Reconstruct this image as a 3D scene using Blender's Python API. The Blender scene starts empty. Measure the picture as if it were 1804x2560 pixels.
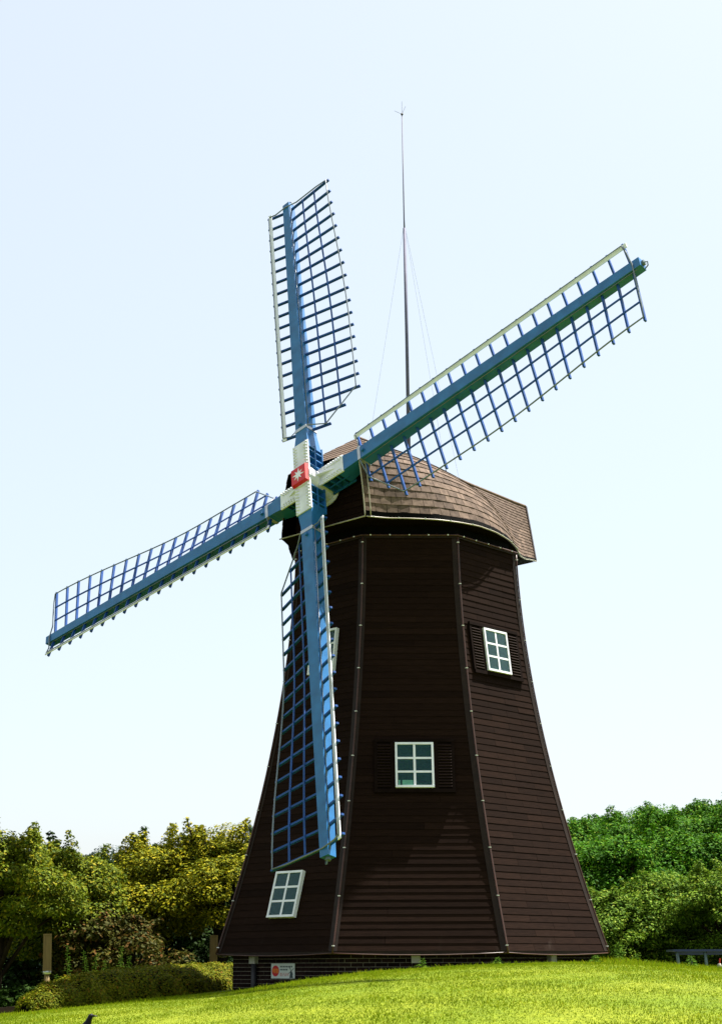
import bpy, math, random
import numpy as np
from mathutils import Vector, Matrix, Quaternion

# ------------------------------------------------------------------ camera, light, exposure
EYE = 1.6                                   # eye height above the ground the photographer stands on
FPX, PITCH, ROLL = 3741.57, 0.2935, -0.0041  # focal length in photo pixels (photo 1804 x 2560)
SUN_AZ, SUN_EL = 116.5, 67.0                 # azimuth: degrees to the right of "towards the camera"

scene = bpy.context.scene
col = scene.collection
cp, sp = math.cos(PITCH), math.sin(PITCH)
_f = Vector((0, cp, sp)); _u0 = Vector((0, -sp, cp)); _r0 = Vector((1, 0, 0))
CR = math.cos(ROLL) * _r0 + math.sin(ROLL) * _u0
CU = -math.sin(ROLL) * _r0 + math.cos(ROLL) * _u0
CF = _f
cam_d = bpy.data.cameras.new('camera')
cam = bpy.data.objects.new('camera', cam_d); col.objects.link(cam)
cam.matrix_world = Matrix(((CR.x, CU.x, -CF.x, 0), (CR.y, CU.y, -CF.y, 0), (CR.z, CU.z, -CF.z, EYE), (0, 0, 0, 1)))
cam_d.sensor_fit = 'VERTICAL'; cam_d.sensor_height = 36.0; cam_d.sensor_width = 36.0
cam_d.lens = 36.0 * FPX / 2560.0
cam_d.clip_end = 3000
scene.camera = cam

az, el = math.radians(SUN_AZ), math.radians(SUN_EL)
TO_SUN = Vector((math.sin(az) * math.cos(el), -math.cos(az) * math.cos(el), math.sin(el)))
world = bpy.data.worlds.new('World'); scene.world = world; world.use_nodes = True
wn = world.node_tree.nodes; wl = world.node_tree.links
wn.clear()
sky = wn.new('ShaderNodeTexSky'); sky.sky_type = 'NISHITA'; sky.sun_disc = False
sky.sun_elevation = el; sky.sun_rotation = math.atan2(TO_SUN.x, TO_SUN.y)
sky.air_density = 1.0; sky.dust_density = 2.6; sky.ozone_density = 1.0; sky.altitude = 50
hs = wn.new('ShaderNodeHueSaturation'); hs.inputs['Saturation'].default_value = 0.95; hs.inputs['Hue'].default_value = 0.478
bg = wn.new('ShaderNodeBackground'); bg.inputs['Strength'].default_value = 0.083
wo = wn.new('ShaderNodeOutputWorld')
hz = wn.new('ShaderNodeMix'); hz.data_type = 'RGBA'; hz.inputs[0].default_value = 0.64      # even bright haze over the whole sky
hz.inputs[7].default_value = (3.06, 3.13, 3.20, 1)
wl.new(sky.outputs[0], hs.inputs['Color']); wl.new(hs.outputs[0], hz.inputs[6]); wl.new(hz.outputs[2], bg.inputs['Color']); wl.new(bg.outputs[0], wo.inputs['Surface'])
sun_d = bpy.data.lights.new('sun', 'SUN'); sun_d.energy = 5.0; sun_d.angle = math.radians(0.6); sun_d.color = (1.0, 0.95, 0.87)
sun = bpy.data.objects.new('sun', sun_d); col.objects.link(sun)
sun.rotation_euler = (-TO_SUN).to_track_quat('-Z', 'Y').to_euler()
sun.location = (30, 30, 40)
vs = scene.view_settings
vs.view_transform = 'Standard'; vs.look = 'None'; vs.gamma = 1.0; vs.use_curve_mapping = False
vs.exposure = 1.8
scene.render.engine = 'CYCLES'

random.seed(7)
rng = np.random.default_rng(11)
R = math.radians

# ------------------------------------------------------------------ helpers
def at(px, py, y):
    """point on the ray through photo pixel (px, py) at world depth y"""
    d = CF + CR * ((px - 902) / FPX) + CU * ((1280 - py) / FPX)
    t = y / d.y
    return Vector((d.x * t, y, EYE + d.z * t))

def tag(o, label=None, cat=None, group=None, kind=None):
    if label: o['label'] = label
    if cat: o['category'] = cat
    if group: o['group'] = group
    if kind: o['kind'] = kind
    return o

def empty(name, loc, rz=0.0):
    o = bpy.data.objects.new(name, None); col.objects.link(o)
    o.location = loc; o.rotation_euler = (0, 0, rz); o.empty_display_size = 0.2
    return o

def link(name, me, parent=None, m=None):
    o = bpy.data.objects.new(name, me); col.objects.link(o)
    if parent is not None: o.parent = parent
    if m is not None and not me.materials: me.materials.append(m)
    return o

class MB:
    def __init__(s, origin=(0, 0, 0)):
        s.v = []; s.f = []; s.o = Vector(origin)
    def add(s, pts, faces):
        b = len(s.v)
        s.v += [tuple(Vector(q) - s.o) for q in pts]
        s.f += [tuple(b + i for i in fc) for fc in faces]
    def hexa(s, p):   # p[0..3] bottom loop, p[4..7] top loop
        s.add(p, [(3, 2, 1, 0), (4, 5, 6, 7), (0, 1, 5, 4), (1, 2, 6, 5), (2, 3, 7, 6), (3, 0, 4, 7)])
    def box(s, c, hx, hy, hz):
        c, hx, hy, hz = Vector(c), Vector(hx), Vector(hy), Vector(hz)
        s.hexa([c - hx - hy - hz, c + hx - hy - hz, c + hx + hy - hz, c - hx + hy - hz,
                c - hx - hy + hz, c + hx - hy + hz, c + hx + hy + hz, c - hx + hy + hz])
    def abox(s, x0, x1, y0, y1, z0, z1):
        s.hexa([(x0, y0, z0), (x1, y0, z0), (x1, y1, z0), (x0, y1, z0), (x0, y0, z1), (x1, y0, z1), (x1, y1, z1), (x0, y1, z1)])
    def tube(s, pts, r, n=6, cap=True):
        pts = [Vector(q) for q in pts]
        if not hasattr(r, '__len__'): r = [r] * len(pts)
        rings = []; prev = None
        for i, q in enumerate(pts):
            t = (pts[min(i + 1, len(pts) - 1)] - pts[max(i - 1, 0)]).normalized()
            if prev is None:
                a = Vector((0, 0, 1)) if abs(t.z) < 0.9 else Vector((1, 0, 0))
                prev = t.cross(a).normalized()
            x = (prev - t * prev.dot(t)).normalized(); prev = x
            y = t.cross(x)
            rings.append([q + (x * math.cos(2 * math.pi * k / n) + y * math.sin(2 * math.pi * k / n)) * r[i] for k in range(n)])
        P = [q for rg in rings for q in rg]; F = []
        for i in range(len(pts) - 1):
            for k in range(n):
                k2 = (k + 1) % n
                F.append((i * n + k, i * n + k2, (i + 1) * n + k2, (i + 1) * n + k))
        if cap:
            F.append(tuple(range(n - 1, -1, -1))); F.append(tuple((len(pts) - 1) * n + k for k in range(n)))
        s.add(P, F)
    def ball(s, c, r, n=8, m=5, sc=(1, 1, 1)):
        c = Vector(c); P = []; F = []
        for i in range(m + 1):
            th = math.pi * i / m
            for k in range(n):
                ph = 2 * math.pi * k / n
                P.append(c + Vector((r * sc[0] * math.sin(th) * math.cos(ph), r * sc[1] * math.sin(th) * math.sin(ph), r * sc[2] * math.cos(th))))
        for i in range(m):
            for k in range(n):
                F.append((i * n + k, (i + 1) * n + k, (i + 1) * n + (k + 1) % n, i * n + (k + 1) % n))
        s.add(P, F)
    def mesh(s, name, m=None, smooth=False):
        me = bpy.data.meshes.new(name); me.from_pydata(s.v, [], s.f); me.update()
        if m is not None: me.materials.append(m)
        if smooth: me.polygons.foreach_set('use_smooth', [True] * len(me.polygons))
        return me
    def build(s, name, m=None, parent=None, smooth=False):
        return link(name, s.mesh(name, m, smooth), parent)

def np_mesh(name, V, F, m=None):
    """V (N,3) float, F (M,k) int with constant k"""
    me = bpy.data.meshes.new(name)
    V = np.asarray(V, dtype=np.float32); F = np.asarray(F, dtype=np.int32)
    me.vertices.add(len(V)); me.vertices.foreach_set('co', V.ravel())
    k = F.shape[1]
    me.loops.add(F.size); me.loops.foreach_set('vertex_index', F.ravel())
    me.polygons.add(len(F)); me.polygons.foreach_set('loop_start', np.arange(0, F.size, k, dtype=np.int32))
    me.polygons.foreach_set('loop_total', np.full(len(F), k, dtype=np.int32))
    me.update(calc_edges=True)
    if m is not None: me.materials.append(m)
    return me

# ------------------------------------------------------------------ materials
def newmat(name):
    m = bpy.data.materials.new(name); m.use_nodes = True
    nt = m.node_tree; b = nt.nodes['Principled BSDF']
    return m, nt, b

def ramp(nt, fac, stops):
    r = nt.nodes.new('ShaderNodeValToRGB')
    els = r.color_ramp.elements
    while len(els) < len(stops): els.new(0.5)
    for e, (pos, c) in zip(els, stops):
        e.position = pos; e.color = (*c, 1)
    nt.links.new(fac, r.inputs['Fac'])
    return r.outputs['Color']

def noise(nt, scale, detail=4, vec=None, sc=(1, 1, 1), coord='Object'):
    tc = nt.nodes.new('ShaderNodeTexCoord'); mp = nt.nodes.new('ShaderNodeMapping')
    mp.inputs['Scale'].default_value = sc
    nt.links.new(tc.outputs[coord], mp.inputs['Vector'])
    n = nt.nodes.new('ShaderNodeTexNoise'); n.inputs['Scale'].default_value = scale; n.inputs['Detail'].default_value = detail
    nt.links.new(mp.outputs[0], n.inputs['Vector'])
    return n.outputs['Fac']

def mixc(nt, fac, a, b, mode='MIX'):
    m = nt.nodes.new('ShaderNodeMix'); m.data_type = 'RGBA'; m.blend_type = mode
    for sock, val in ((m.inputs[0], fac), (m.inputs[6], a), (m.inputs[7], b)):
        if isinstance(val, (int, float)): sock.default_value = val
        elif isinstance(val, tuple): sock.default_value = (*val, 1)
        else: nt.links.new(val, sock)
    return m.outputs[2]

def bump(nt, b, h, strength=0.3, dist=0.01):
    bp = nt.nodes.new('ShaderNodeBump'); bp.inputs['Strength'].default_value = strength; bp.inputs['Distance'].default_value = dist
    nt.links.new(h, bp.inputs['Height']); nt.links.new(bp.outputs[0], b.inputs['Normal'])

def plain(name, c, rough=0.6, spec=0.3, metal=0.0, var=0.25, scale=6.0, sc=(1, 1, 1), bmp=0.0):
    m, nt, b = newmat(name)
    n = noise(nt, scale, 5, sc=sc)
    cc = ramp(nt, n, [(0.3, tuple(x * (1 - var) for x in c)), (0.7, tuple(min(1, x * (1 + var)) for x in c))])
    nt.links.new(cc, b.inputs['Base Color'])
    b.inputs['Roughness'].default_value = rough; b.inputs['Specular IOR Level'].default_value = spec; b.inputs['Metallic'].default_value = metal
    if bmp: bump(nt, b, n, bmp, 0.01)
    return m

def board_mat(name, c1, c2, grain=(1.5, 1.5, 40), rnd=0.35, spec=0.15, stain=False):
    m, nt, b = newmat(name)
    n = noise(nt, 3.0, 6, sc=grain)
    base = ramp(nt, n, [(0.3, c1), (0.72, c2)])
    oi = nt.nodes.new('ShaderNodeObjectInfo')
    mr = nt.nodes.new('ShaderNodeMapRange'); mr.inputs[3].default_value = 1 - rnd; mr.inputs[4].default_value = 1 + rnd
    nt.links.new(oi.outputs['Random'], mr.inputs[0])
    v = nt.nodes.new('ShaderNodeVectorMath'); v.operation = 'SCALE'
    nt.links.new(base, v.inputs[0]); nt.links.new(mr.outputs[0], v.inputs['Scale'])
    out = v.outputs[0]
    if stain:      # pale run-off streaks low on the walls
        s1 = noise(nt, 2.2, 3, sc=(1.6, 1.6, 0.12))
        s2 = noise(nt, 9.0, 3, sc=(1.0, 1.0, 1.0))
        r1 = ramp(nt, s1, [(0.60, (0, 0, 0)), (0.70, (1, 1, 1))])
        r2 = ramp(nt, s2, [(0.45, (0, 0, 0)), (0.75, (1, 1, 1))])
        tc = nt.nodes.new('ShaderNodeTexCoord'); sx = nt.nodes.new('ShaderNodeSeparateXYZ'); nt.links.new(tc.outputs['Object'], sx.inputs[0])
        mz = nt.nodes.new('ShaderNodeMapRange'); mz.inputs[1].default_value = 1.9; mz.inputs[2].default_value = 0.3; nt.links.new(sx.outputs['Z'], mz.inputs[0])
        a = mixc(nt, 1.0, r1, r2, 'MULTIPLY')
        q = nt.nodes.new('ShaderNodeMath'); q.operation = 'MULTIPLY'; nt.links.new(a, q.inputs[0]); nt.links.new(mz.outputs[0], q.inputs[1])
        q2 = nt.nodes.new('ShaderNodeMath'); q2.operation = 'MULTIPLY'; q2.inputs[1].default_value = 0.9; nt.links.new(q.outputs[0], q2.inputs[0])
        out = mixc(nt, q2.outputs[0], out, (0.045, 0.033, 0.028))
    nt.links.new(out, b.inputs['Base Color'])
    b.inputs['Roughness'].default_value = 0.8; b.inputs['Specular IOR Level'].default_value = spec
    bump(nt, b, n, 0.25, 0.004)
    return m

def leaf_mat(name, c_dark, c_light, c_alt=None, alt=0.15, trans=0.35):
    m = bpy.data.materials.new(name); m.use_nodes = True; nt = m.node_tree; nt.nodes.clear()
    g = nt.nodes.new('ShaderNodeNewGeometry')
    cr = ramp(nt, g.outputs['Random Per Island'], [(0.0, c_dark), (0.8, c_light)] + ([(1.0 - alt, c_light), (1.0, c_alt)] if c_alt else []))
    n = noise(nt, 0.9, 3)
    sc = ramp(nt, n, [(0.3, (0.75, 0.8, 0.8)), (0.7, (1.15, 1.1, 1.0))])
    cc = mixc(nt, 1.0, cr, sc, 'MULTIPLY')
    b = nt.nodes.new('ShaderNodeBsdfPrincipled'); b.inputs['Roughness'].default_value = 0.65; b.inputs['Specular IOR Level'].default_value = 0.05
    nt.links.new(cc, b.inputs['Base Color'])
    t = nt.nodes.new('ShaderNodeBsdfTranslucent'); nt.links.new(cc, t.inputs['Color'])
    mx = nt.nodes.new('ShaderNodeMixShader'); mx.inputs[0].default_value = trans
    nt.links.new(b.outputs[0], mx.inputs[1]); nt.links.new(t.outputs[0], mx.inputs[2])
    o = nt.nodes.new('ShaderNodeOutputMaterial'); nt.links.new(mx.outputs[0], o.inputs['Surface'])
    return m

M = {}
M['board'] = board_mat('stained boards', (0.0070, 0.0034, 0.0022), (0.0152, 0.0076, 0.0050), stain=True, spec=0.03, rnd=0.22)
M['core'] = plain('dark sheathing', (0.003, 0.0025, 0.002), 0.9, 0.02)
M['trim'] = plain('brown metal trim', (0.016, 0.0095, 0.0070), 0.6, 0.12, var=0.3)
M['surround'] = board_mat('brown shutter paint', (0.0050, 0.0026, 0.0019), (0.0085, 0.0046, 0.0034), spec=0.03, rnd=0.1)
M['slat'] = board_mat('brown slats', (0.0085, 0.0044, 0.0032), (0.0140, 0.0075, 0.0054), spec=0.05, rnd=0.15)
M['pipe'] = plain('red brown light tube', (0.050, 0.020, 0.013), 0.4, 0.3, var=0.25)
M['rope'] = plain('cream light tube', (0.30, 0.27, 0.20), 0.4, 0.3, var=0.15)
M['sailrope'] = plain('grey light tube', (0.13, 0.16, 0.19), 0.4, 0.3, var=0.15)
M['clip'] = plain('clip metal', (0.6, 0.6, 0.6), 0.35, 0.5, var=0.1)
M['shingle'] = board_mat('brown shingles', (0.066, 0.046, 0.034), (0.130, 0.093, 0.070), grain=(4, 4, 4), rnd=0.34, spec=0.06)
M['fascia'] = plain('dark fascia', (0.003, 0.003, 0.003), 0.8, 0.03)
M['white'] = plain('white paint', (0.66, 0.68, 0.73), 0.45, 0.4, var=0.08)
M['hubwhite'] = plain('off white enamel', (0.62, 0.64, 0.68), 0.45, 0.4, var=0.12, scale=5)
M['blue'] = plain('blue enamel', (0.015, 0.112, 0.285), 0.42, 0.36, var=0.2, scale=4)
M['barblue'] = plain('blue bar paint', (0.008, 0.054, 0.215), 0.5, 0.2, var=0.18, scale=3)
M['red'] = plain('red enamel', (0.50, 0.012, 0.012), 0.4, 0.4, var=0.1)
M['steel'] = plain('galvanised steel', (0.42, 0.44, 0.47), 0.4, 0.5, metal=0.6, var=0.15)
M['mast'] = plain('weathered grey mast', (0.10, 0.10, 0.15), 0.65, 0.1, var=0.15)
M['dark'] = plain('dark metal', (0.02, 0.02, 0.022), 0.5, 0.3)
M['brick'] = board_mat('dark bricks', (0.008, 0.0045, 0.004), (0.018, 0.009, 0.008), grain=(6, 6, 6), rnd=0.45, spec=0.04)
M['mortar'] = plain('mortar', (0.13, 0.12, 0.095), 0.9, 0.05, var=0.3, scale=20)
M['stone'] = plain('pale concrete', (0.30, 0.30, 0.25), 0.85, 0.2, var=0.15)
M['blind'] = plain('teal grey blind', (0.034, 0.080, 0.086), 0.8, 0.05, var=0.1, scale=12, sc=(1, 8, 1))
M['blind_sunlit'] = plain('sunlit teal blind', (0.085, 0.165, 0.172), 0.8, 0.05, var=0.1, scale=12, sc=(1, 8, 1))  # paler copy of the blind, sunlit brightness put into its colour
M['mint'] = plain('mint card', (0.28, 0.55, 0.42), 0.6, 0.2, var=0.05)
M['bark'] = plain('bark', (0.018, 0.013, 0.009), 0.9, 0.05, var=0.4, scale=14, bmp=0.5)
M['lampwood'] = plain('tan lamp panel', (0.15, 0.105, 0.04), 0.6, 0.15, var=0.15, scale=8, sc=(6, 6, .5))
M['bluetop'] = plain('blue painted top', (0.010, 0.022, 0.09), 0.3, 0.4, var=0.2)
M['leggrey'] = plain('grey painted leg', (0.09, 0.13, 0.15), 0.5, 0.3, var=0.15)
M['sign_white'] = plain('sign white', (0.45, 0.50, 0.46), 0.5, 0.3, var=0.05)
M['sign_red'] = plain('sign red', (0.42, 0.01, 0.012), 0.5, 0.3, var=0.05)
M['sign_orange'] = plain('sign orange', (0.75, 0.33, 0.02), 0.5, 0.3, var=0.05)
M['sign_dark'] = plain('sign print', (0.03, 0.05, 0.05), 0.5, 0.3, var=0.05)
M['bird'] = plain('black feathers', (0.003, 0.003, 0.0045), 0.5, 0.15, var=0.4)
M['birdwhite'] = plain('white feathers', (0.6, 0.6, 0.58), 0.7, 0.2, var=0.1)
M['kerb'] = plain('red brown kerb', (0.06, 0.035, 0.03), 0.85, 0.2, var=0.3)
# glass
m, nt, b = newmat('window glass'); nt.nodes.remove(b)
fr = nt.nodes.new('ShaderNodeFresnel'); fr.inputs['IOR'].default_value = 1.17
gl = nt.nodes.new('ShaderNodeBsdfGlossy'); gl.inputs['Roughness'].default_value = 0.02
tr = nt.nodes.new('ShaderNodeBsdfTransparent'); tr.inputs['Color'].default_value = (0.82, 0.9, 0.9, 1)
mx = nt.nodes.new('ShaderNodeMixShader'); nt.links.new(fr.outputs[0], mx.inputs[0]); nt.links.new(tr.outputs[0], mx.inputs[1]); nt.links.new(gl.outputs[0], mx.inputs[2])
nt.links.new(mx.outputs[0], nt.nodes['Material Output'].inputs['Surface']); M['glass'] = m
# leaves
M['leaf_maple'] = leaf_mat('yellow green leaves', (0.022, 0.048, 0.003), (0.125, 0.155, 0.005), (0.24, 0.20, 0.010), 0.18, trans=0.2)
M['leaf_maple2'] = leaf_mat('golden green leaves', (0.032, 0.058, 0.003), (0.225, 0.220, 0.006), (0.36, 0.29, 0.010), 0.2, trans=0.2)
M['leaf_red'] = leaf_mat('russet leaves', (0.025, 0.032, 0.005), (0.070, 0.066, 0.010), (0.13, 0.055, 0.014), 0.30, trans=0.2)
M['leaf_green'] = leaf_mat('green leaves', (0.008, 0.020, 0.002), (0.022, 0.050, 0.004), trans=0.2)
M['leaf_wood'] = leaf_mat('bright wood leaves', (0.010, 0.046, 0.002), (0.052, 0.160, 0.004), (0.14, 0.21, 0.010), 0.15, trans=0.25)
M['leaf_pale'] = leaf_mat('pale olive leaves', (0.028, 0.075, 0.004), (0.115, 0.200, 0.012), (0.22, 0.27, 0.03), 0.2, trans=0.25)
M['leaf_shade'] = leaf_mat('shade dark leaves', (0.005, 0.013, 0.002), (0.015, 0.034, 0.004), trans=0.15)  # near black: the shade under the trees is put into the leaf colour
M['leaf_pine'] = leaf_mat('pine needles', (0.014, 0.040, 0.016), (0.040, 0.085, 0.026), trans=0.2)
M['leaf_hazed'] = leaf_mat('haze tinted leaves', (0.040, 0.062, 0.060), (0.075, 0.105, 0.095), trans=0.1)  # distance haze put into the leaf colour as a bluish tint
M['leaf_hedge'] = leaf_mat('hedge leaves', (0.045, 0.072, 0.004), (0.170, 0.180, 0.008), (0.22, 0.11, 0.01), 0.14, trans=0.3)
M['leaf_weed'] = leaf_mat('weed leaves', (0.03, 0.08, 0.01), (0.10, 0.19, 0.02))
M['grass'] = leaf_mat('grass blades', (0.115, 0.185, 0.004), (0.185, 0.245, 0.006), (0.27, 0.25, 0.012), 0.12, trans=0.4)
# ground
m, nt, b = newmat('lawn soil')
n1 = noise(nt, 0.7, 5); n2 = noise(nt, 12.0, 4)
c1 = ramp(nt, n1, [(0.35, (0.10, 0.145, 0.006)), (0.65, (0.15, 0.18, 0.010))])
c2 = ramp(nt, n2, [(0.3, (0.6, 0.65, 0.6)), (0.7, (1.15, 1.1, 1.0))])
cg = mixc(nt, 1.0, c1, c2, 'MULTIPLY')
tc = nt.nodes.new('ShaderNodeTexCoord'); sx = nt.nodes.new('ShaderNodeSeparateXYZ'); nt.links.new(tc.outputs['Object'], sx.inputs[0])
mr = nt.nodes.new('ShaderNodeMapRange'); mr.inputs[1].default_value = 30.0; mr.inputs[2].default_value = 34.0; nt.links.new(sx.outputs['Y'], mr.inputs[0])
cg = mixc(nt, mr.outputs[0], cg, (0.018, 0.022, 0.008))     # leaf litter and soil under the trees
mr2 = nt.nodes.new('ShaderNodeMapRange'); mr2.inputs[1].default_value = 46.0; mr2.inputs[2].default_value = 60.0; nt.links.new(sx.outputs['Y'], mr2.inputs[0])
cg = mixc(nt, mr2.outputs[0], cg, (0.020, 0.045, 0.010))     # rough green cover on the far slopes
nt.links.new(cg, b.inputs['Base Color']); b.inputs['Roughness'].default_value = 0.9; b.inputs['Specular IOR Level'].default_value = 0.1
bump(nt, b, n2, 0.6, 0.03); M['lawn'] = m

# ------------------------------------------------------------------ ground
BX = [-60, -15, -8, -6.3, -5.1, -3.5, -2.2, -1, .13, 1.33, 2.5, 3.25, 4.2, 5.5, 6.3, 8, 15, 60]
BZ = [-.2, .3, .65, .80, .91, 1.05, 1.16, 1.34, 1.48, 1.55, 1.59, 1.61, 1.60, 1.50, 1.45, 1.38, 1.15, .6]
def sstep(a, b_, x):
    t = np.clip((x - a) / (b_ - a), 0, 1); return t * t * (3 - 2 * t)
def G(x, y):
    x = np.asarray(x, float); y = np.asarray(y, float)
    b_ = np.interp(x, BX, BZ)
    near = np.clip(26 - y, 0, 26)
    z = b_ - 0.0026 * near ** 2
    z = z * (1 - sstep(24, 4, y)) + (b_ * .25 + .75 * 1.0 - 0.0026 * near ** 2) * sstep(24, 4, y)
    z = z - 0.45 * sstep(31, 42, y)
    z = z + sstep(2, 9, x) * (3.6 * sstep(44, 70, y) + 6 * sstep(70, 140, y))
    z = z + sstep(8, -6, x) * 7.5 * sstep(85, 150, y)
    return z
def Gz(x, y): return float(G(x, y))
xs = np.unique(np.concatenate([np.linspace(-400, -20, 14), np.linspace(-20, 20, 101), np.linspace(20, 400, 14)]))
ys = np.unique(np.concatenate([np.linspace(-60, 4, 10), np.linspace(4, 40, 91), np.linspace(40, 160, 50), np.linspace(160, 900, 14)]))
X, Y = np.meshgrid(xs, ys); Zg = G(X, Y)
nx, ny = len(xs), len(ys)
idx = np.arange(nx * ny).reshape(ny, nx)
Fg = np.stack([idx[:-1, :-1].ravel(), idx[:-1, 1:].ravel(), idx[1:, 1:].ravel(), idx[1:, :-1].ravel()], 1)
g = link('ground', np_mesh('ground', np.stack([X.ravel(), Y.ravel(), Zg.ravel()], 1), Fg, M['lawn']))
g.data.polygons.foreach_set('use_smooth', [True] * len(g.data.polygons)); tag(g, kind='structure')

# ------------------------------------------------------------------ windmill frame
AX, AY = 0.8751, 29.6704            # tower axis
TH = 0.0191                         # rotation of the octagon
ZS = EYE                            # heights below are measured from the eye
Z0 = 0.95                           # base of the mill object
ROOT = Vector((AX, AY, Z0))
mill = empty('windmill', ROOT)
tag(mill, 'dark brown octagonal windmill with shingled cap and four blue lattice sails', 'windmill')
PZ = np.array([.2114, 1.25, 2.04, 2.82, 3.72, 4.53, 5.37, 6.4, 7.17, 7.8212])
PR = np.array([3.79, 3.46, 3.23, 3.03, 2.825, 2.67, 2.535, 2.41, 2.345, 2.323])
_pf = np.polyfit(PZ, PR, 4)
def RZ(z): return float(np.polyval(_pf, z))
def corner(k, r, z):                # z measured from the eye; local to ROOT
    a = TH + k * math.pi / 4
    return Vector((r * math.sin(a), -r * math.cos(a), z + ZS - Z0))
def face_axes(k):
    a = TH + k * math.pi / 4
    return Vector((math.sin(a), -math.cos(a), 0)), Vector((math.cos(a), math.sin(a), 0))   # normal, along
C8 = math.cos(math.pi / 8); S8 = math.sin(math.pi / 8)

# core
mb = MB(); zz = np.linspace(.2114, 7.82, 26); P = []; F = []
for z in zz:
    for k in range(8): P.append(corner(k + .5, RZ(z) - .035, z))
for i in range(len(zz) - 1):
    for k in range(8): F.append((i * 8 + k, i * 8 + (k + 1) % 8, (i + 1) * 8 + (k + 1) % 8, (i + 1) * 8 + k))
F.append(tuple(range(7, -1, -1))); F.append(tuple((len(zz) - 1) * 8 + k for k in range(8)))
mb.add(P, F); core = mb.build('tower_core', M['core'], mill)

# weatherboards
NC = 63; zc = np.linspace(.2114, 7.8212, NC + 1)
def board_pts(k, z0, z1, s0, s1, out0=.016, out1=.006, th=.016):
    """one lapped board on face k, from s0 to s1 (fractions -1..1 of the face), lower edge proud"""
    n, t = face_axes(k)
    q = []
    for z, o in ((z0, out0), (z1 + .012, out1)):
        r = RZ(z); ap = r * C8; hw = r * S8
        for s, oo in ((s0, o), (s1, o), (s1, o - th), (s0, o - th)):
            q.append(n * (ap + oo) + t * (hw * s) + Vector((0, 0, z + ZS - Z0)))
    # order: bottom loop outer0, outer1, inner1, inner0 ; same for top
    return q
rb = random.Random(3)
for k in (1, 0, -1):
    for i in range(NC):
        if k == 1: cuts = [-1, -.42 + .06 * rb.uniform(-1, 1), .45 + .06 * rb.uniform(-1, 1), 1] if i % 2 == 0 else [-1, .04 + .05 * rb.uniform(-1, 1), 1]
        elif k == 0: cuts = [-1, rb.choice((-.35, .1, .38)) + .05 * rb.uniform(-1, 1), 1] if i % 4 == 1 else [-1, 1]
        else: cuts = [-1, 1]
        j0 = rb.uniform(-.0025, .0025)
        for a, c in zip(cuts[:-1], cuts[1:]):
            g0 = .0022 if a > -1 else 0; g1 = .0022 if c < 1 else 0
            mb = MB(); j = rb.uniform(-.002, .002)
            mb.hexa(board_pts(k, zc[i] + j0, zc[i + 1], a + g0, c - g1, .016 + j))
            mb.build('board', M['board'], core)
mb = MB()
for k in (2, 3, 4, 5, 6):
    for i in range(NC): mb.hexa(board_pts(k, zc[i], zc[i + 1], -1, 1))
tag(mb.build('rear_boards', M['board'], core), kind='stuff')

# corner trims with light tubes and clips
for k in range(8):
    kk = k + .5
    na, ta = face_axes(k); nb_, tb = face_axes(k + 1)
    a = TH + kk * math.pi / 4; er = Vector((math.sin(a), -math.cos(a), 0)); et = Vector((math.cos(a), math.sin(a), 0))
    mb = MB(); zz = np.linspace(.2114, 7.80, 40); P = []; F = []
    for z in zz:
        c = corner(kk, RZ(z), z)
        P += [c - ta * .075 + na * .022, c + er * .034, c + tb * .075 + nb_ * .022, c + tb * .075 - nb_ * .01, c - ta * .075 - na * .01]
    for i in range(len(zz) - 1):
        for q in range(5): F.append((i * 5 + q, i * 5 + (q + 1) % 5, (i + 1) * 5 + (q + 1) % 5, (i + 1) * 5 + q))
    F += [(4, 3, 2, 1, 0), tuple((len(zz) - 1) * 5 + q for q in range(5))]
    mb.add(P, F); tr_ = mb.build('corner_trim', M['trim'], mill)
    if k in (6, 7, 0, 1):
        mb = MB(); pts = [corner(kk, RZ(z) + .045, z) + et * .022 for z in np.linspace(.18, 7.80, 40)]
        mb.tube(pts, .016, 6); mb.build('light_tube', M['pipe'], tr_, True)
        mb = MB()
        for z in np.linspace(.3, 7.7, 10):
            c = corner(kk, RZ(z) + .05, z); mb.box(c + et * .02, et * .020, er * .016, Vector((0, 0, .008)))
        mb.build('clip', M['clip'], tr_)

# top trim ring, bottom drip line with tube
def ring(name, z, r, m, rad, ks=(6, 7, 8, 9), sag=0.0, parent=mill):
    mb = MB(); pts = []
    for k in ks:
        a0, a1 = corner(k - .5, r, z), corner(k + .5, r, z)
        for q in range(6):
            t = q / 6; pts.append(a0.lerp(a1, t) + Vector((0, 0, -sag * 4 * t * (1 - t))))
    pts.append(corner(ks[-1] + .5, r, z)); mb.tube(pts, rad, 6)
    return mb.build(name, m, parent, True)
def ringbox(name, z0, z1, r0, r1, m, parent=mill):
    mb = MB()
    for k in range(8):
        mb.hexa([corner(k - .5, r1, z0), corner(k + .5, r1, z0), corner(k + .5, r0, z0), corner(k - .5, r0, z0),
                 corner(k - .5, r1, z1), corner(k + .5, r1, z1), corner(k + .5, r0, z1), corner(k - .5, r0, z1)])
    return mb.build(name, m, parent)
tt_ = ringbox('top_trim', 7.79, 7.84, 2.20, 2.375, M['trim'])
ring('light_tube', 7.835, 2.395, M['pipe'], .016, parent=tt_)
mb = MB()
for k in (7, 8, 9):
    for q in range(5):
        c = corner(k - .5, 2.41, 7.835).lerp(corner(k + .5, 2.41, 7.835), (q + .5) / 5); mb.box(c, (.013, 0, 0), (0, .013, 0), (0, 0, .010))
mb.build('clip', M['clip'], tt_)
ringbox('cap_curb', 7.841, 8.09, 1.9, 2.22, M['fascia'])
dt_ = ringbox('drip_board', .165, .2105, 3.40, 3.80, M['trim'])
ring('light_tube', .180, 3.825, M['pipe'], .011, sag=.035, parent=dt_)

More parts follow.
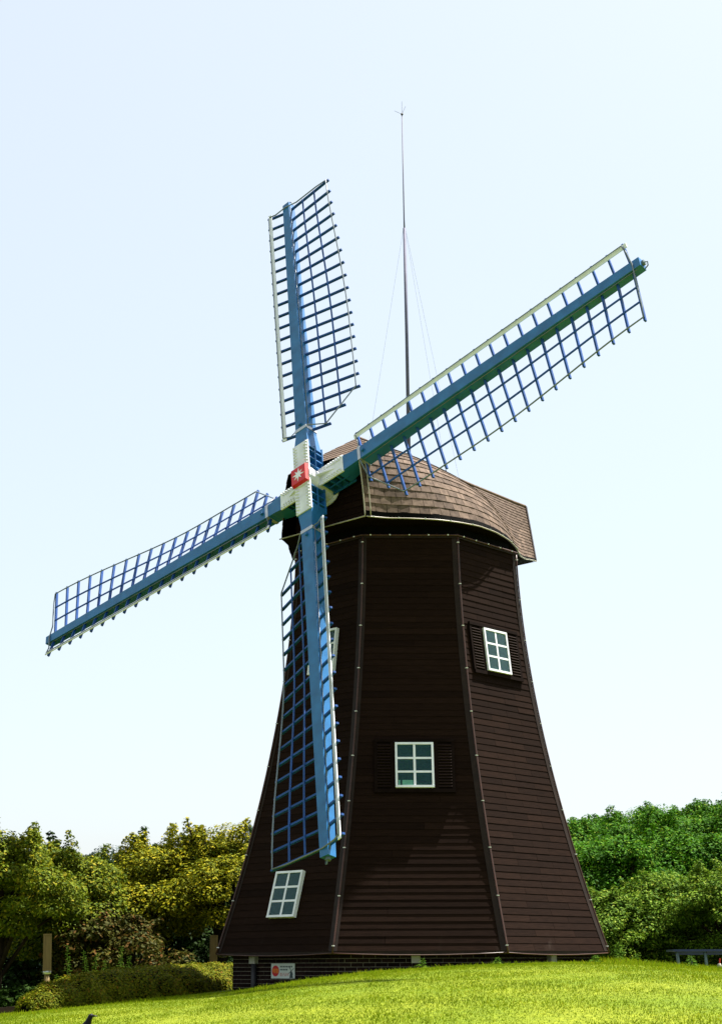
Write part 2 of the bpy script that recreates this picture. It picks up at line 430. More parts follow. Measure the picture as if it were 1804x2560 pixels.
# plinth of bricks
RP = 3.52
pb = MB()
for k in range(8):
    pb.hexa([corner(k - .5, RP - .012, -1.2), corner(k + .5, RP - .012, -1.2), corner(k + .5, RP - .3, -1.2), corner(k - .5, RP - .3, -1.2),
             corner(k - .5, RP - .012, .164), corner(k + .5, RP - .012, .164), corner(k + .5, RP - .3, .164), corner(k - .5, RP - .3, .164)])
plinth = pb.build('plinth', M['mortar'], mill)
bl, bh, bd = .1955, .057, .04
bmesh_ = MB(); bmesh_.abox(-bl / 2, bl / 2, -bd, .004, -bh / 2, bh / 2); brick_me = bmesh_.mesh('brick', M['brick'])
hb_ = MB(); hb_.abox(-bl / 4 + .004, bl / 4 - .004, -bd, .004, -bh / 2, bh / 2); half_me = hb_.mesh('half_brick', M['brick'])
for k in (-1, 0, 1):
    n, t = face_axes(k); hw = RP * S8; ap = RP * C8
    step = 2 * hw / 13.0
    for c in range(13):
        z = .164 - .0345 - c * .069
        off = (c % 2) * .5
        for i in range(-1, 13):
            s = -hw + (i + .5 + off) * step; me = brick_me
            if i == -1:
                if not off: continue
                s = -hw + step * .25; me = half_me
            elif i == 12 and off: s = hw - step * .25; me = half_me
            wp = ROOT + n * ap + t * s
            if z + ZS < Gz(wp.x, wp.y) - .06: continue
            o = link('brick', me, plinth)
            o.location = n * (ap - .006 + .003 * rb.uniform(-1, 1)) + t * s + Vector((0, 0, z + ZS - Z0))
            o.rotation_euler = (0, 0, math.atan2(t.y, t.x) + math.pi)
# pale bearing blocks under the skirt
for k, s, w in ((-1, -.735, .15), (0, -.045, .15), (1, .1, .155)):
    n, t = face_axes(k); mb = MB()
    mb.box(n * (RP * C8 + .03) + t * s + Vector((0, 0, .09 + ZS - Z0)), t * (w / 2), n * .06, Vector((0, 0, .073)))
    mb.build('bearing_block', M['stone'], mill)
n, t = face_axes(-1); mb = MB()
mb.tube([n * (RP * C8 + .05) + t * -.72 + Vector((0, 0, z + ZS - Z0)) for z in (.02, -.7)], .05, 10); mb.build('drain_pipe', M['dark'], mill, True)

# ------------------------------------------------------------------ windows with shutters
slat_mb = MB(); slat_mb.hexa([(-.12, -.021, .006), (.12, -.021, .006), (.12, -.010, .036), (-.12, -.010, .036), (-.12, .012, .000), (.12, .012, .000), (.12, .023, .012), (-.12, .023, .012)])
slat_me = slat_mb.mesh('slat', M['slat'])
pane_w, pane_h = .27, .222
pn = MB(); pn.abox(-pane_w / 2, pane_w / 2, -pane_h / 2, pane_h / 2, .0545, .0575); pane_me = pn.mesh('pane', M['glass'])
def window(k, s, z0, z1, box=False, blind='blind'):
    n, t = face_axes(k)
    zm = (z0 + z1) / 2; dr = (RZ(zm + .05) - RZ(zm - .05)) / .1 * C8
    upv = (Vector((0, 0, 1)) + n * dr).normalized(); nn = t.cross(upv).normalized()
    c = n * (RZ(zm) * C8 + .021) + t * s + Vector((0, 0, zm + ZS - Z0))
    mat = Matrix(((t.x, upv.x, nn.x, c.x), (t.y, upv.y, nn.y, c.y), (t.z, upv.z, nn.z, c.z), (0, 0, 0, 1)))
    H = (z1 - z0) / 2; W = .345
    # surround with louvred shutters (the left wall has none)
    mb = MB(); T = .035
    if k != -1:
        mb.abox(-.72, .72, H + .02, H + .075, -.02, T + .01); mb.abox(-.72, .72, -H - .085, -H - .02, -.02, T + .016)
        for x0, x1 in ((-.72, -.665), (.665, .72), (-.425, -W - .002), (W + .002, .425)): mb.abox(x0, x1, -H - .02, H + .02, -.02, T)
        mb.abox(-.665, -.425, -H - .02, H + .02, -.02, .006); mb.abox(.425, .665, -H - .02, H + .02, -.02, .006)
        mb.abox(-W - .002, W + .002, H + .002, H + .02, -.02, T); mb.abox(-W - .002, W + .002, -H - .02, -H - .002, -.02, T)
        su = mb.build('shutter_surround', M['surround'], mill); su.matrix_local = mat
        for sx_ in (-.545, .545):
            for q in range(15):
                o = link('slat', slat_me, su); o.location = (sx_, -H + .035 + q * (2 * H - .05) / 14.5, .008)
    # window frame
    mb = MB(); fw = .039
    mb.abox(-W, W, H - fw, H, .0, .074); mb.abox(-W, W, -H, -H + fw, .0, .078)
    mb.abox(-W, -W + fw, -H + fw, H - fw, .0, .074); mb.abox(W - fw, W, -H + fw, H - fw, .0, .074)
    w = mb.build('window', M['white'], mill); w.matrix_local = mat
    mb = MB(); mb.abox(-.021, .021, -H + fw, H - fw, .0523, .066); mb.build('muntin', M['white'], w)
    ih = H - fw
    for q in (-1, 1):
        mb = MB(); yy = q * ih / 3 - .0
        mb.abox(-W + fw, -.021, yy - .018, yy + .018, .0525, .064); mb.abox(.021, W - fw, yy - .018, yy + .018, .0525, .064); mb.build('muntin', M['white'], w)
    for ix in (-1, 1):
        for iy in (-1, 0, 1):
            o = link('pane', pane_me, w); o.location = (ix * (W - fw + .021) / 2, iy * ih * 2 / 3, 0); o.scale = ((W - fw - .021 - .002) / pane_w, 1, 1)
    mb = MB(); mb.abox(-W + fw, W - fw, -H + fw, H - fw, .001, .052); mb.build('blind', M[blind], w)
    if box:
        mb = MB(); mb.abox(-.225, -.03, -H + fw + .002, -H + fw + .10, .0521, .0538); mb.abox(-.29, -.262, -H + fw + .002, -H + fw + .10, .0521, .0538)
        mb.build('card_box', M['mint'], w)
    return w
window(1, -.015, 5.262, 6.10, blind='blind_sunlit'); window(0, .01, 2.98, 3.818, True); window(-1, .055, .765, 1.595); window(-1, .045, 5.255, 6.095)

# ------------------------------------------------------------------ cap
SAZ, STILT = -0.7573, 0.2152
NH = Vector((math.sin(SAZ), -math.cos(SAZ), 0)); UB = -NH; WR = Vector((math.cos(SAZ), math.sin(SAZ), 0))
def cap(u, w, z): return UB * u + WR * w + Vector((0, 0, z + ZS - Z0))
EAVE = np.array([(-2.52, 1.30, 8.08), (-2.13, 1.50, 8.08), (-1.86, 1.76, 8.08), (-1.36, 2.11, 8.08), (-.94, 2.27, 8.08), (-.5, 2.37, 8.08), (.07, 2.33, 8.08),
                 (.67, 2.17, 8.08), (1.22, 1.92, 8.085), (1.59, 1.69, 8.09), (2.0, 1.42, 8.15), (2.7, 1.03, 8.29), (3.3, .75, 8.44), (3.75, .53, 8.54)])
RDG = np.array([(-1.37, 10.23), (-1.15, 10.22), (-.95, 10.21), (-.7, 10.18), (-.42, 10.165), (-.15, 10.15), (.25, 10.13), (.78, 10.12), (1.35, 10.11), (1.8, 10.08), (2.25, 10.05), (3.05, 10.02), (3.7, 9.99), (4.18, 9.98)])
EXA = np.array([.30, .34, .38, .42, .46, .50, .52, .54, .58, .64, .74, .90, .97, 1.0])     # share of straight slope in the roof section
EXM = np.array([9, 7.5, 6.5, 5.5, 5, 4.6, 4.4, 4.2, 4, 3.6, 3, 2.2, 2, 2.])                 # steepness towards the eave
NS, NT = 120, 61
sl = np.concatenate([[0], np.cumsum(np.linalg.norm(np.diff(EAVE, axis=0), axis=1))]); sl /= sl[-1]
sg = np.linspace(0, 1, NS)
def sm(a):
    v = np.interp(sg, sl, a); kx = np.array([1, 2, 3, 2, 1.]); kx /= kx.sum()
    pad = np.concatenate([2 * v[0] - v[2:0:-1], v, 2 * v[-1] - v[-2:-4:-1]])
    return np.convolve(pad, kx, 'valid')
eu, ew, ez = sm(EAVE[:, 0]), sm(EAVE[:, 1]), sm(EAVE[:, 2]); ru, rz_ = sm(RDG[:, 0]), sm(RDG[:, 1]); ea, emx = sm(EXA), sm(EXM)
SURF = np.zeros((NS, NT, 3))
for i in range(NS):
    qq = 1 - np.linspace(0, 1, 500) ** 2.2
    w = ew[i] * qq; zf = 1 - (ea[i] * qq + (1 - ea[i]) * qq ** emx[i])
    ub = np.clip((zf - .60) / .40, 0, 1); fr_ = np.interp(eu[i], [-2.5, -.5, .5], [1, .3, 0]); ub = ub * fr_ + zf * (1 - fr_)
    pts = np.stack([eu[i] + (ru[i] - eu[i]) * ub, w, ez[i] + (rz_[i] - ez[i]) * zf], 1)
    L = np.concatenate([[0], np.cumsum(np.linalg.norm(np.diff(pts, axis=0), axis=1))])
    tq = np.linspace(0, L[-1], NT)
    for c in range(3): SURF[i, :, c] = np.interp(tq, L, pts[:, c])
def S(s, t, side=1, out=0.0):
    """point on the cap flank: s front to rear, t eave to ridge"""
    a = np.clip(s, 0, 1) * (NS - 1); b_ = np.clip(t, 0, 1) * (NT - 1)
    i = min(int(a), NS - 2); j = min(int(b_), NT - 2); fa, fb = a - i, b_ - j
    q = (SURF[i, j] * (1 - fa) + SURF[i + 1, j] * fa) * (1 - fb) + (SURF[i, j + 1] * (1 - fa) + SURF[i + 1, j + 1] * fa) * fb
    if out:
        du = SURF[i + 1, j] - SURF[i, j]; dv = SURF[i, j + 1] - SURF[i, j]
        nn = np.cross(du, dv); l = np.linalg.norm(nn)
        if l > 1e-9: q = q + nn / l * out * (1 if np.dot(nn, (0, 1, .3)) > 0 else -1)
    return cap(q[0], q[1] * (1 if side == 1 else -float(np.interp(SURF[i, 0, 0], [-2.5, -1.9, -1.3, 0.2], [.75, .82, .90, 1.0]))), q[2])
# inner shell (both flanks), rear gable, soffit
mb = MB(); P = []; F = []
gs, gt = np.linspace(0, 1, 61), np.linspace(0, 1, 21)
for side in (1, -1):
    b0 = len(P)
    for s in gs:
        for t in gt: P.append(S(s, t, side, -.012))
    n_ = len(gt)
    for i in range(60):
        for j in range(20):
            q = (b0 + i * n_ + j, b0 + (i + 1) * n_ + j, b0 + (i + 1) * n_ + j + 1, b0 + i * n_ + j + 1)
            F.append(q if side == 1 else q[::-1])
mb.add(P, F); cap_o = mb.build('cap', M['core'], mill)
# shingle courses
NCO = 18
tcs = np.linspace(0.03, 1.0, NCO + 1)
slen = 6.9; nsh = 33
def shingle(s0, s1, t0, t1, side, j):
    o0, o1 = .019 + j, .006
    A = [S(s0, t0, side, o0), S(s1, t0, side, o0), S(s1, t1 + .008, side, o1), S(s0, t1 + .008, side, o1)]
    B = [S(s0, t0, side, o0 - .014), S(s1, t0, side, o0 - .014), S(s1, t1 + .008, side, o1 - .014), S(s0, t1 + .008, side, o1 - .014)]
    return B + A
rest = MB(); count = 0
for c in range(NCO):
    off = (c % 2) * .5 + rb.uniform(-.1, .1)
    edges = [0.0] + [max(0, min(1, (i + off + rb.uniform(-.08, .08)) / nsh)) for i in range(1, nsh)] + [1.0]
    for a, c1 in zip(edges[:-1], edges[1:]):
        if c1 - a < .004: continue
        P8 = shingle(a + .0006, c1 - .0006, tcs[c], tcs[c + 1], 1, rb.uniform(-.003, .003))
        if c < 9:
            mb = MB(); mb.hexa(P8); mb.build('shingle', M['shingle'], cap_o); count += 1
        else: rest.hexa(P8)
tag(rest.build('upper_shingles', M['shingle'], cap_o), kind='stuff')
rest = MB()
for c in range(NCO):
    for i in range(20): rest.hexa(shingle(i / 20, (i + 1) / 20, tcs[c], tcs[c + 1], -1, 0))
tag(rest.build('far_side_shingles', M['shingle'], cap_o), kind='stuff')
# fascia strip under the shingles, soffit, ridge, rear gable
mb = MB(); P = []; F = []
ss = np.linspace(0, 1, 70)
for side in (1, -1):
    b0 = len(P)
    for s in ss:
        q = S(s, 0.0, side, .012); q2 = S(s, .034, side, .018); P += [q + Vector((0, 0, -.03)), q2]
    for i in range(len(ss) - 1): F.append((b0 + 2 * i, b0 + 2 * i + 2, b0 + 2 * i + 3, b0 + 2 * i + 1))
mb.add(P, F); mb.build('fascia', M['fascia'], cap_o)
mb = MB(); P = []; F = []
for s in ss: P += [S(s, 0, 1, .0) + Vector((0, 0, -.028)), S(s, 0, -1, .0) + Vector((0, 0, -.028))]
for i in range(len(ss) - 1): F.append((2 * i, 2 * i + 1, 2 * i + 3, 2 * i + 2))
mb.add(P, F); mb.build('soffit', M['surround'], cap_o)
mb = MB(); tts = np.linspace(0, 1, 12); P = [S(1, t, 1, 0) for t in tts] + [S(1, t, -1, 0) for t in tts[::-1][1:]]
mb.add(P, [tuple(range(len(P)))]); mb.build('rear_gable', M['core'], cap_o)
mb = MB(); mb.tube([cap(u, 0, z + .02) for u, z in RDG], .035, 6); mb.build('ridge_cap', M['shingle'], cap_o)
mb = MB(); mb.tube([S(1, t, 1, .02) for t in tts], .03, 6); mb.tube([S(1, t, -1, .02) for t in tts], .03, 6); mb.build('rear_verge', M['trim'], cap_o)
# front gable of lapped boards, upper half hip with narrow shingle courses
vz = [S(0, t, 1) for t in np.linspace(0, 1, 80)]
def verge_w(z):          # half width of the front at local height z
    zl = [q.z for q in vz]; wl_ = [q.dot(WR) for q in vz]; ul = [q.dot(UB) for q in vz]
    return float(np.interp(z, zl, wl_)), float(np.interp(z, zl, ul))
lz0, lzh, lz1 = 8.08 + ZS - Z0, 9.47 + ZS - Z0, 10.23 + ZS - Z0
def front_piece(mb, za, zb, pro0, pro1):
    wa, ua = verge_w(za); wb, ub_ = verge_w(zb)
    def q(u, w, z, pr): return UB * (u - pr) + WR * w + Vector((0, 0, z))
    mb.hexa([q(ua, -wa * .74, za, pro0), q(ua, wa * .985, za, pro0), q(ua, wa * .985, za, pro0 - .02), q(ua, -wa * .74, za, pro0 - .02),
             q(ub_, -wb * .74, zb, pro1), q(ub_, wb * .985, zb, pro1), q(ub_, wb * .985, zb, pro1 - .02), q(ub_, -wb * .74, zb, pro1 - .02)])
mb = MB(); wbk, ubk = verge_w(lz0 + .01)
zz = np.linspace(lz0 - .02, lzh, 12)
for a, c in zip(zz[:-1], zz[1:]):
    bo = MB(); front_piece(bo, a, c + .01, -.345, -.36); bo.build('gable_board', M['board'], cap_o)
zz = np.linspace(lzh, lz1, 8)
for i, (a, c) in enumerate(zip(zz[:-1], zz[1:])):
    bo = MB(); front_piece(bo, a, min(c + .01, lz1 - .01), .03, .012); bo.build('hip_course', M['shingle'], cap_o)
# light tubes along the eave and the front edge
mb = MB(); mb.tube([S(s, 0, 1, .035) + Vector((0, 0, -.03)) for s in np.linspace(0, 1, 90)], .013, 6); mb.build('light_tube', M['rope'], cap_o, True)
mb = MB(); mb.tube([S(0, 0, -1, .03) + Vector((0, 0, -.03)) - UB * .03, S(0, 0, 1, .03) + Vector((0, 0, -.03)) - UB * .03] +
                   [S(0, t, 1, .03) - UB * .035 for t in np.linspace(.01, .6, 14)], .013, 6); mb.build('light_tube', M['rope'], cap_o, True)
mb = MB(); mb.tube([S(.012, t, 1, .05) for t in np.linspace(0, .6, 14)], .013, 6); mb.build('light_tube', M['rope'], cap_o, True)
mb = MB()
for s in np.linspace(.02, .95, 14):
    c = S(s, 0, 1, .05) + Vector((0, 0, -.03)); mb.box(c, (.014, 0, 0), (0, .014, 0), (0, 0, .012))
mb.build('clip', M['clip'], cap_o)

# ------------------------------------------------------------------ sails
HUB = Vector((-1.08047, 27.60171, 9.01898 + ZS)) - ROOT
SN = Vector((math.sin(SAZ) * math.cos(STILT), -math.cos(SAZ) * math.cos(STILT), math.sin(STILT)))
SH = Vector((math.cos(SAZ), math.sin(SAZ), 0)); SV = SN.cross(SH).normalized()
if SV.z < 0: SV = -SV
LEN, SROT = 7.855, 0.2891
RUNGS = [7.66 - .338 * i for i in range(20)]
def philat(r): return R(-17 + 18.5 * float(sstep(3.6, 7.8, r)))
PHL = R(17)
def sail(k, word):
    a = SROT + k * math.pi / 2
    E_ = SH * math.cos(a) + SV * math.sin(a); Gd = SH * math.sin(a) - SV * math.cos(a)      # Gd towards the lattice
    no = -.13 if k % 2 else -.40           # the stocks cone forward from the hub to the tips; the slanting pair sits behind the upright pair
    def P(r, gq, nq=0.0): return HUB + E_ * r + Gd * gq + SN * (nq + no * (1 - r / LEN))
    def lat(r, d, q=0.0):
        f = philat(r); return P(r, d * math.cos(f), d * math.sin(f) + q)
    def lead(r, d, q=0.0): return P(r, -d * math.cos(PHL), d * math.sin(PHL) + q)
    w0, w1, d0, d1 = .145, .092, .150, .095
    dl = 1.21 if k % 2 else 1.16
    mb = MB(); ra, rb_ = 1.12, LEN
    mb.hexa([P(ra, -w0, -d0), P(ra, w0, -d0), P(ra, w0, d0), P(ra, -w0, d0), P(rb_, -w1, -d1), P(rb_, w1, -d1), P(rb_, w1, d1), P(rb_, -w1, d1)])
    st = mb.build('sail', M['blue'], mill); st['label'] = word
    # flared root
    mb = MB(); wr_, dr_ = .195, .19
    mb.hexa([P(.70, -wr_, -dr_), P(.70, wr_, -dr_), P(.70, wr_, dr_), P(.70, -wr_, dr_), P(1.125, -w0, -d0), P(1.125, w0, -d0), P(1.125, w0, d0), P(1.125, -w0, d0)])
    mb.build('sail_root', M['blue'], st)
    # strap and end cap
    mb = MB(); ws, ds = w0 + .008, d0 + .008
    mb.hexa([P(1.21, -ws, -ds), P(1.21, ws, -ds), P(1.21, ws, ds), P(1.21, -ws, ds), P(1.28, -ws, -ds), P(1.28, ws, -ds), P(1.28, ws, ds), P(1.28, -ws, ds)])
    mb.build('strap', M['steel'], st)
    mb = MB(); mb.tube([P(1.36, .0, d0 - .01), P(1.36, .0, d0 + .05)], .035, 8); mb.build('eyelet', M['blue'], st)
    mb = MB(); mb.tube([P(LEN, 0, 0), P(LEN + .05, 0, 0)], .05, 8); mb.tube([P(LEN + .03, .0, .02), P(LEN + .10, .03, .0), P(LEN + .08, .08, -.03), P(LEN + .0, .09, -.05)], .012, 5)
    mb.build('end_cap', M['leggrey'], st)
    # crossbars
    for i, r in enumerate(RUNGS):
        d = dl if i < 18 else (dl * .71 if i == 18 else dl * .42)
        f = philat(r); Dl = Gd * math.cos(f) + SN * math.sin(f); Nl = -Gd * math.sin(f) + SN * math.cos(f)
        Dd = -Gd * math.cos(PHL) + SN * math.sin(PHL); Nd = Gd * math.sin(PHL) + SN * math.cos(PHL)
        mb = MB(); c0 = P(r, 0, 0)
        mb.box(c0 + Dl * ((d + .03) / 2 + .02), Dl * ((d + .03) / 2), E_ * .018, Nl * .026)
        mb.box(c0 + Dd * (.56 / 2), Dd * (.50 / 2), E_ * .018, Nd * .026)
        mb.build('crossbar', M['barblue'], st)
    # laths
    for d, i1 in ((dl * .385, 19), (dl * .68, 18)):
        mb = MB(); rr = [RUNGS[i1]] + [RUNGS[i] for i in range(i1 - 1, -1, -1)]
        for ra_, rb2 in zip(rr[:-1], rr[1:]):
            f0 = lat(ra_, d, .034); f1 = lat(rb2, d, .034)
            ax = (f1 - f0); fm = philat((ra_ + rb2) / 2); Dl = Gd * math.cos(fm) + SN * math.sin(fm); Nl = -Gd * math.sin(fm) + SN * math.cos(fm)
            mb.box((f0 + f1) / 2, ax * .505, Dl * .017, Nl * .009)
        mb.build('lath', M['barblue'], st)
    # white leading board
    mb = MB(); Dd = -Gd * math.cos(PHL) + SN * math.sin(PHL); Nd = Gd * math.sin(PHL) + SN * math.cos(PHL)
    c0, c1 = lead(RUNGS[-1] - .06, .455, .0), lead(LEN - .12, .455, .0)
    mb.box((c0 + c1) / 2 + Nd * .04, (c1 - c0) / 2, Dd * .042, Nd * .010); mb.build('leading_board', M['white'], st)
    # light tube round the lattice, along the board and beside the stock
    path = [P(1.25, w0 + .02, d0)] + [lat(RUNGS[19], dl * .4, .05), lat(RUNGS[17], dl - .01, .05)] + [lat(RUNGS[i], dl - .005, .045) for i in range(16, -1, -1)]
    path += [lat(RUNGS[0] + .03, .9, .05), lat(RUNGS[0] + .03, .3, .06), P(RUNGS[0] + .06, .0, d1 + .02), lead(RUNGS[0] + .02, .3, .05), lead(RUNGS[0], .44, .07)]
    mb = MB(); mb.tube(path, .015, 5); mb.build('light_tube', M['sailrope'], st, True)
    path = [lead(r, .46, .075) for r in RUNGS] + [lead(RUNGS[-1], .46, .075), lead(RUNGS[-1] - .01, .3, .05), P(1.25, -w0 - .01, d0)]
    mb = MB(); mb.tube(path, .010, 5); mb.build('light_tube', M['sailrope'], st, True)
    mb = MB(); mb.tube([P(1.25, w0 + .012, d0 * .6), P(LEN - .1, w1 + .012, d1 * .6)], .008, 5); mb.tube([P(1.25, -w0 - .012, d0 * .6), P(LEN - .1, -w1 - .012, d1 * .6)], .008, 5)
    mb.build('light_tube', M['sailrope'], st, True)
    return E_, Gd, P
words = ['upper right sail reaching out over the cap', 'upper sail pointing straight up', 'left sail pointing down to the left', 'lower sail hanging in front of the tower']
fr_s = [sail(k, words[k]) for k in range(4)]

# hub: crossed box arms, white bolted plates, red emblem
hub = MB(); hub.tube([HUB - SN * .60, HUB + SN * .05], .25, 20); hub_o = hub.build('hub', M['hubwhite'], mill)
mb = MB(); mb.tube([HUB - SN * 1.6, HUB - SN * .60], [.22, .22], 16); mb.build('wind_shaft', M['dark'], hub_o, True)
mb = MB(); mb.tube([HUB - SN * .74, HUB - SN * .64, HUB - SN * .61], [.22, .33, .28], 18); mb.build('shaft_collar', M['hubwhite'], hub_o, True)
bolt = MB(); bolt.tube([(0, 0, 0), (0, 0, .022), (0, 0, .03)], [.019, .019, .010], 6); bolt_me = bolt.mesh('bolt', M['hubwhite'])
for k in range(4):
    E_, Gd, P = fr_s[k]; vert = k % 2 == 1
    nf = .075 if vert else -.185; nb2 = -.33 if vert else -.585
    hw = .20
    def Q(r, gq, nq): return HUB + E_ * r + Gd * gq + SN * nq
    r0 = .0 if vert else .20
    mb = MB(); mb.box(Q((r0 + .84) / 2, 0, nf), E_ * ((.84 - r0) / 2 - .001), Gd * hw, SN * .014); pl = mb.build('hub_plate', M['hubwhite'], hub_o)
    mb = MB(); mb.box(Q((.2 + .80) / 2, 0, nb2), E_ * .30, Gd * hw, SN * .014); mb.build('hub_plate', M['blue'], hub_o)
    mb = MB(); mb.box(Q(.48, 0, (nf + nb2) / 2), E_ * .24, Gd * .02, SN * ((nf - nb2) / 2 - .015))
    for r in (.26, .44, .62): mb.box(Q(r, 0, (nf + nb2) / 2), E_ * .012, Gd * (hw - .012), SN * ((nf - nb2) / 2 - .015))
    mb.box(Q(.52, hw - .014, (nf + nb2) / 2), E_ * .26, Gd * .01, SN * .012); mb.box(Q(.52, -hw + .014, (nf + nb2) / 2), E_ * .26, Gd * .01, SN * .012)
    mb.build('hub_web', M['blue'], hub_o)
    rot = Matrix((Gd, E_, SN)).transposed().to_quaternion()
    bm_ = MB()
    for gq in (-.165, -.115, .115, .165):
        for q in range(8):
            r = (.27 if vert else .34) + q * ((.53 if vert else .46) / 7) + (.018 if abs(gq) < .14 else 0)
            if r > .815: continue
            base = Q(r, gq, nf + .013); bm_.tube([base, base + SN * .022, base + SN * .03], [.019, .019, .010], 6)
    tag(bm_.build('bolt_heads', M['hubwhite'], pl), kind='stuff')
    if not vert:
        mb = MB(); mb.add([Q(.2, -.012, nf + .014), Q(.2, .012, nf + .014), Q(.62, .012, nf + .014), Q(.62, -.012, nf + .014), Q(.2, -.012, nf + .14), Q(.2, .012, nf + .14)],
                          [(0, 1, 2, 3), (0, 4, 5, 1), (4, 3, 2, 5), (0, 3, 4), (1, 5, 2)]); mb.build('gusset', M['hubwhite'], hub_o)
E_, Gd, P = fr_s[1]
mb = MB(); mb.tube([HUB + SN * .05, HUB + SN * .115], .235, 24); mb.build('hub_disc', M['hubwhite'], hub_o)
mb = MB(); c = HUB + SN * .154
h1, h2 = .205, .185
mb.hexa([c + E_ * x * h1 + Gd * y * h1 - SN * .037 for x, y in ((-1, -1), (1, -1), (1, 1), (-1, 1))] + [c + E_ * x * h2 + Gd * y * h2 + SN * .037 for x, y in ((-1, -1), (1, -1), (1, 1), (-1, 1))])
em = mb.build('emblem_plate', M['red'], hub_o); em['label'] = 'red square hub plate with white eight pointed star'
mb = MB(); P1 = []; P0 = []
for q in range(16):
    rr = (.162 if (q // 2) % 2 == 0 else .135) if q % 2 == 0 else .058
    an = math.pi / 8 * q + .12
    v = E_ * math.cos(an) * rr + Gd * math.sin(an) * rr
    P0.append(c + SN * .036 + v); P1.append(c + SN * .043 + v)
F = [tuple([i, (i + 1) % 16, 16 + (i + 1) % 16, 16 + i]) for i in range(16)]
b0 = 32; mb.add(P0 + P1 + [c + SN * .043], F + [(16 + i, 16 + (i + 1) % 16, 32) for i in range(16)]); mb.build('star', M['white'], em)

# ------------------------------------------------------------------ lightning mast on the ridge
mb0 = cap(.2, 0, 10.10) + ROOT
mast = empty('lightning_mast', mb0); tag(mast, 'thin grey lightning mast with forked tip and guy wires on the cap ridge', 'mast')
zt = 18.41 + ZS - mb0.z; zm_ = 15.55 + ZS - mb0.z
ln = Vector((-.02, 0, 0))
mb = MB(); mb.tube([(0, 0, -.05), (-.01, 0, zm_ * .5), (-.03, 0, zm_)], [.040, .036, .032], 8); mb.build('lower_tube', M['mast'], mast, True)
mb = MB(); mb.tube([(0, 0, -.12), (0, 0, .02), (0, 0, .16), (0, 0, .18)], [.10, .085, .065, .05], 10); mb.build('foot', M['dark'], mast, True)
mb = MB(); mb.tube([(-.03, 0, zm_ - .05), (-.035, 0, zm_ + .2), (-.05, 0, zt)], [.022, .017, .012], 6); mb.build('upper_tube', M['mast'], mast, True)
mb = MB(); mb.ball((-.05, 0, zt), .03); mb.build('tip_ball', M['dark'], mast)
for d in ((0, 0, .33), (-.17, .02, .10), (.08, -.02, .19), (.02, .15, .16)):
    mb = MB(); mb.tube([Vector((-.05, 0, zt)), Vector((-.05, 0, zt)) + Vector(d)], .0035, 5); mb.build('prong', M['mast'], mast)
top = Vector((-.032, 0, zm_ + .12))
anch = [S(.16, .93, -1) + ROOT - mb0, S(.53, .86, 1) + ROOT - mb0, S(.72, .86, -1) + ROOT - mb0]
for q in anch:
    mb = MB(); mb.tube([top, q], .0018, 4); mb.tube([q.lerp(top, .0), q.lerp(top, .02)], .014, 5); mb.build('guy_wire', M['mast'], mast)

# ------------------------------------------------------------------ warning sign on the plinth
n, t = face_axes(-1)
sc_ = ROOT + n * (RP * C8 + .018) + Vector((0, 0, -.105 + ZS - Z0))
sign = empty('warning_sign', sc_)
tag(sign, 'small white warning sign with red disc fixed to the brick plinth', 'sign')
smat = Matrix(((t.x, 0, n.x, 0), (t.y, 0, n.y, 0), (t.z, 1, n.z, 0), (0, 0, 0, 1)))
sign.matrix_world = Matrix.Translation(sc_) @ smat
mb = MB(); mb.abox(-.297, .297, -.125, .125, -.012, .004); mb.build('panel', M['sign_white'], sign)
mb = MB(); mb.tube([(-.185, 0, .0035), (-.185, 0, .0065)], .092, 28); mb.build('red_disc', M['sign_red'], sign)
def text(body, size, loc, m, parent, name, sx_=1.0):
    cu = bpy.data.curves.new('txt', 'FONT'); cu.body = body; cu.size = size; cu.align_x = 'LEFT'; cu.extrude = .001; cu.resolution_u = 2
    ob = bpy.data.objects.new('txt', cu); col.objects.link(ob)
    bpy.context.view_layer.update()
    me = bpy.data.meshes.new_from_object(ob.evaluated_get(bpy.context.evaluated_depsgraph_get()))
    bpy.data.objects.remove(ob); bpy.data.curves.remove(cu)
    me.materials.clear(); me.materials.append(m)
    o = link(name, me, parent); o.location = loc; o.scale = (sx_, 1, 1)
    return o
text('위험', .085, (-.262, -.03, .0085), M['sign_orange'], sign, 'lettering')
mb = MB()          # two lines of small dark print, too small to read
for x in range(8): mb.abox(-.068 + x * .040, -.068 + x * .040 + .027, .058, .084, .0035, .0055)
for x in range(5): mb.abox(-.068 + x * .040, -.068 + x * .040 + .027, .008, .034, .0035, .0055)
mb.build('small_print', M['sign_dark'], sign)
text('접근금지', .062, (-.074, -.082, .0050), M['sign_red'], sign, 'lettering')
mb = MB()          # printed little windmill silhouette
mb.hexa([(.17, -.118, .0035), (.262, -.118, .0035), (.262, -.118, .0055), (.17, -.118, .0055), (.198, -.01, .0035), (.234, -.01, .0035), (.234, -.01, .0055), (.198, -.01, .0055)])
for a in (.6, 2.2): mb.box((.216, .0, .0066), (math.cos(a) * .075, math.sin(a) * .075, 0), (-math.sin(a) * .005, math.cos(a) * .005, 0), (0, 0, .0008))
mb.build('printed_mill', M['sign_dark'], sign)

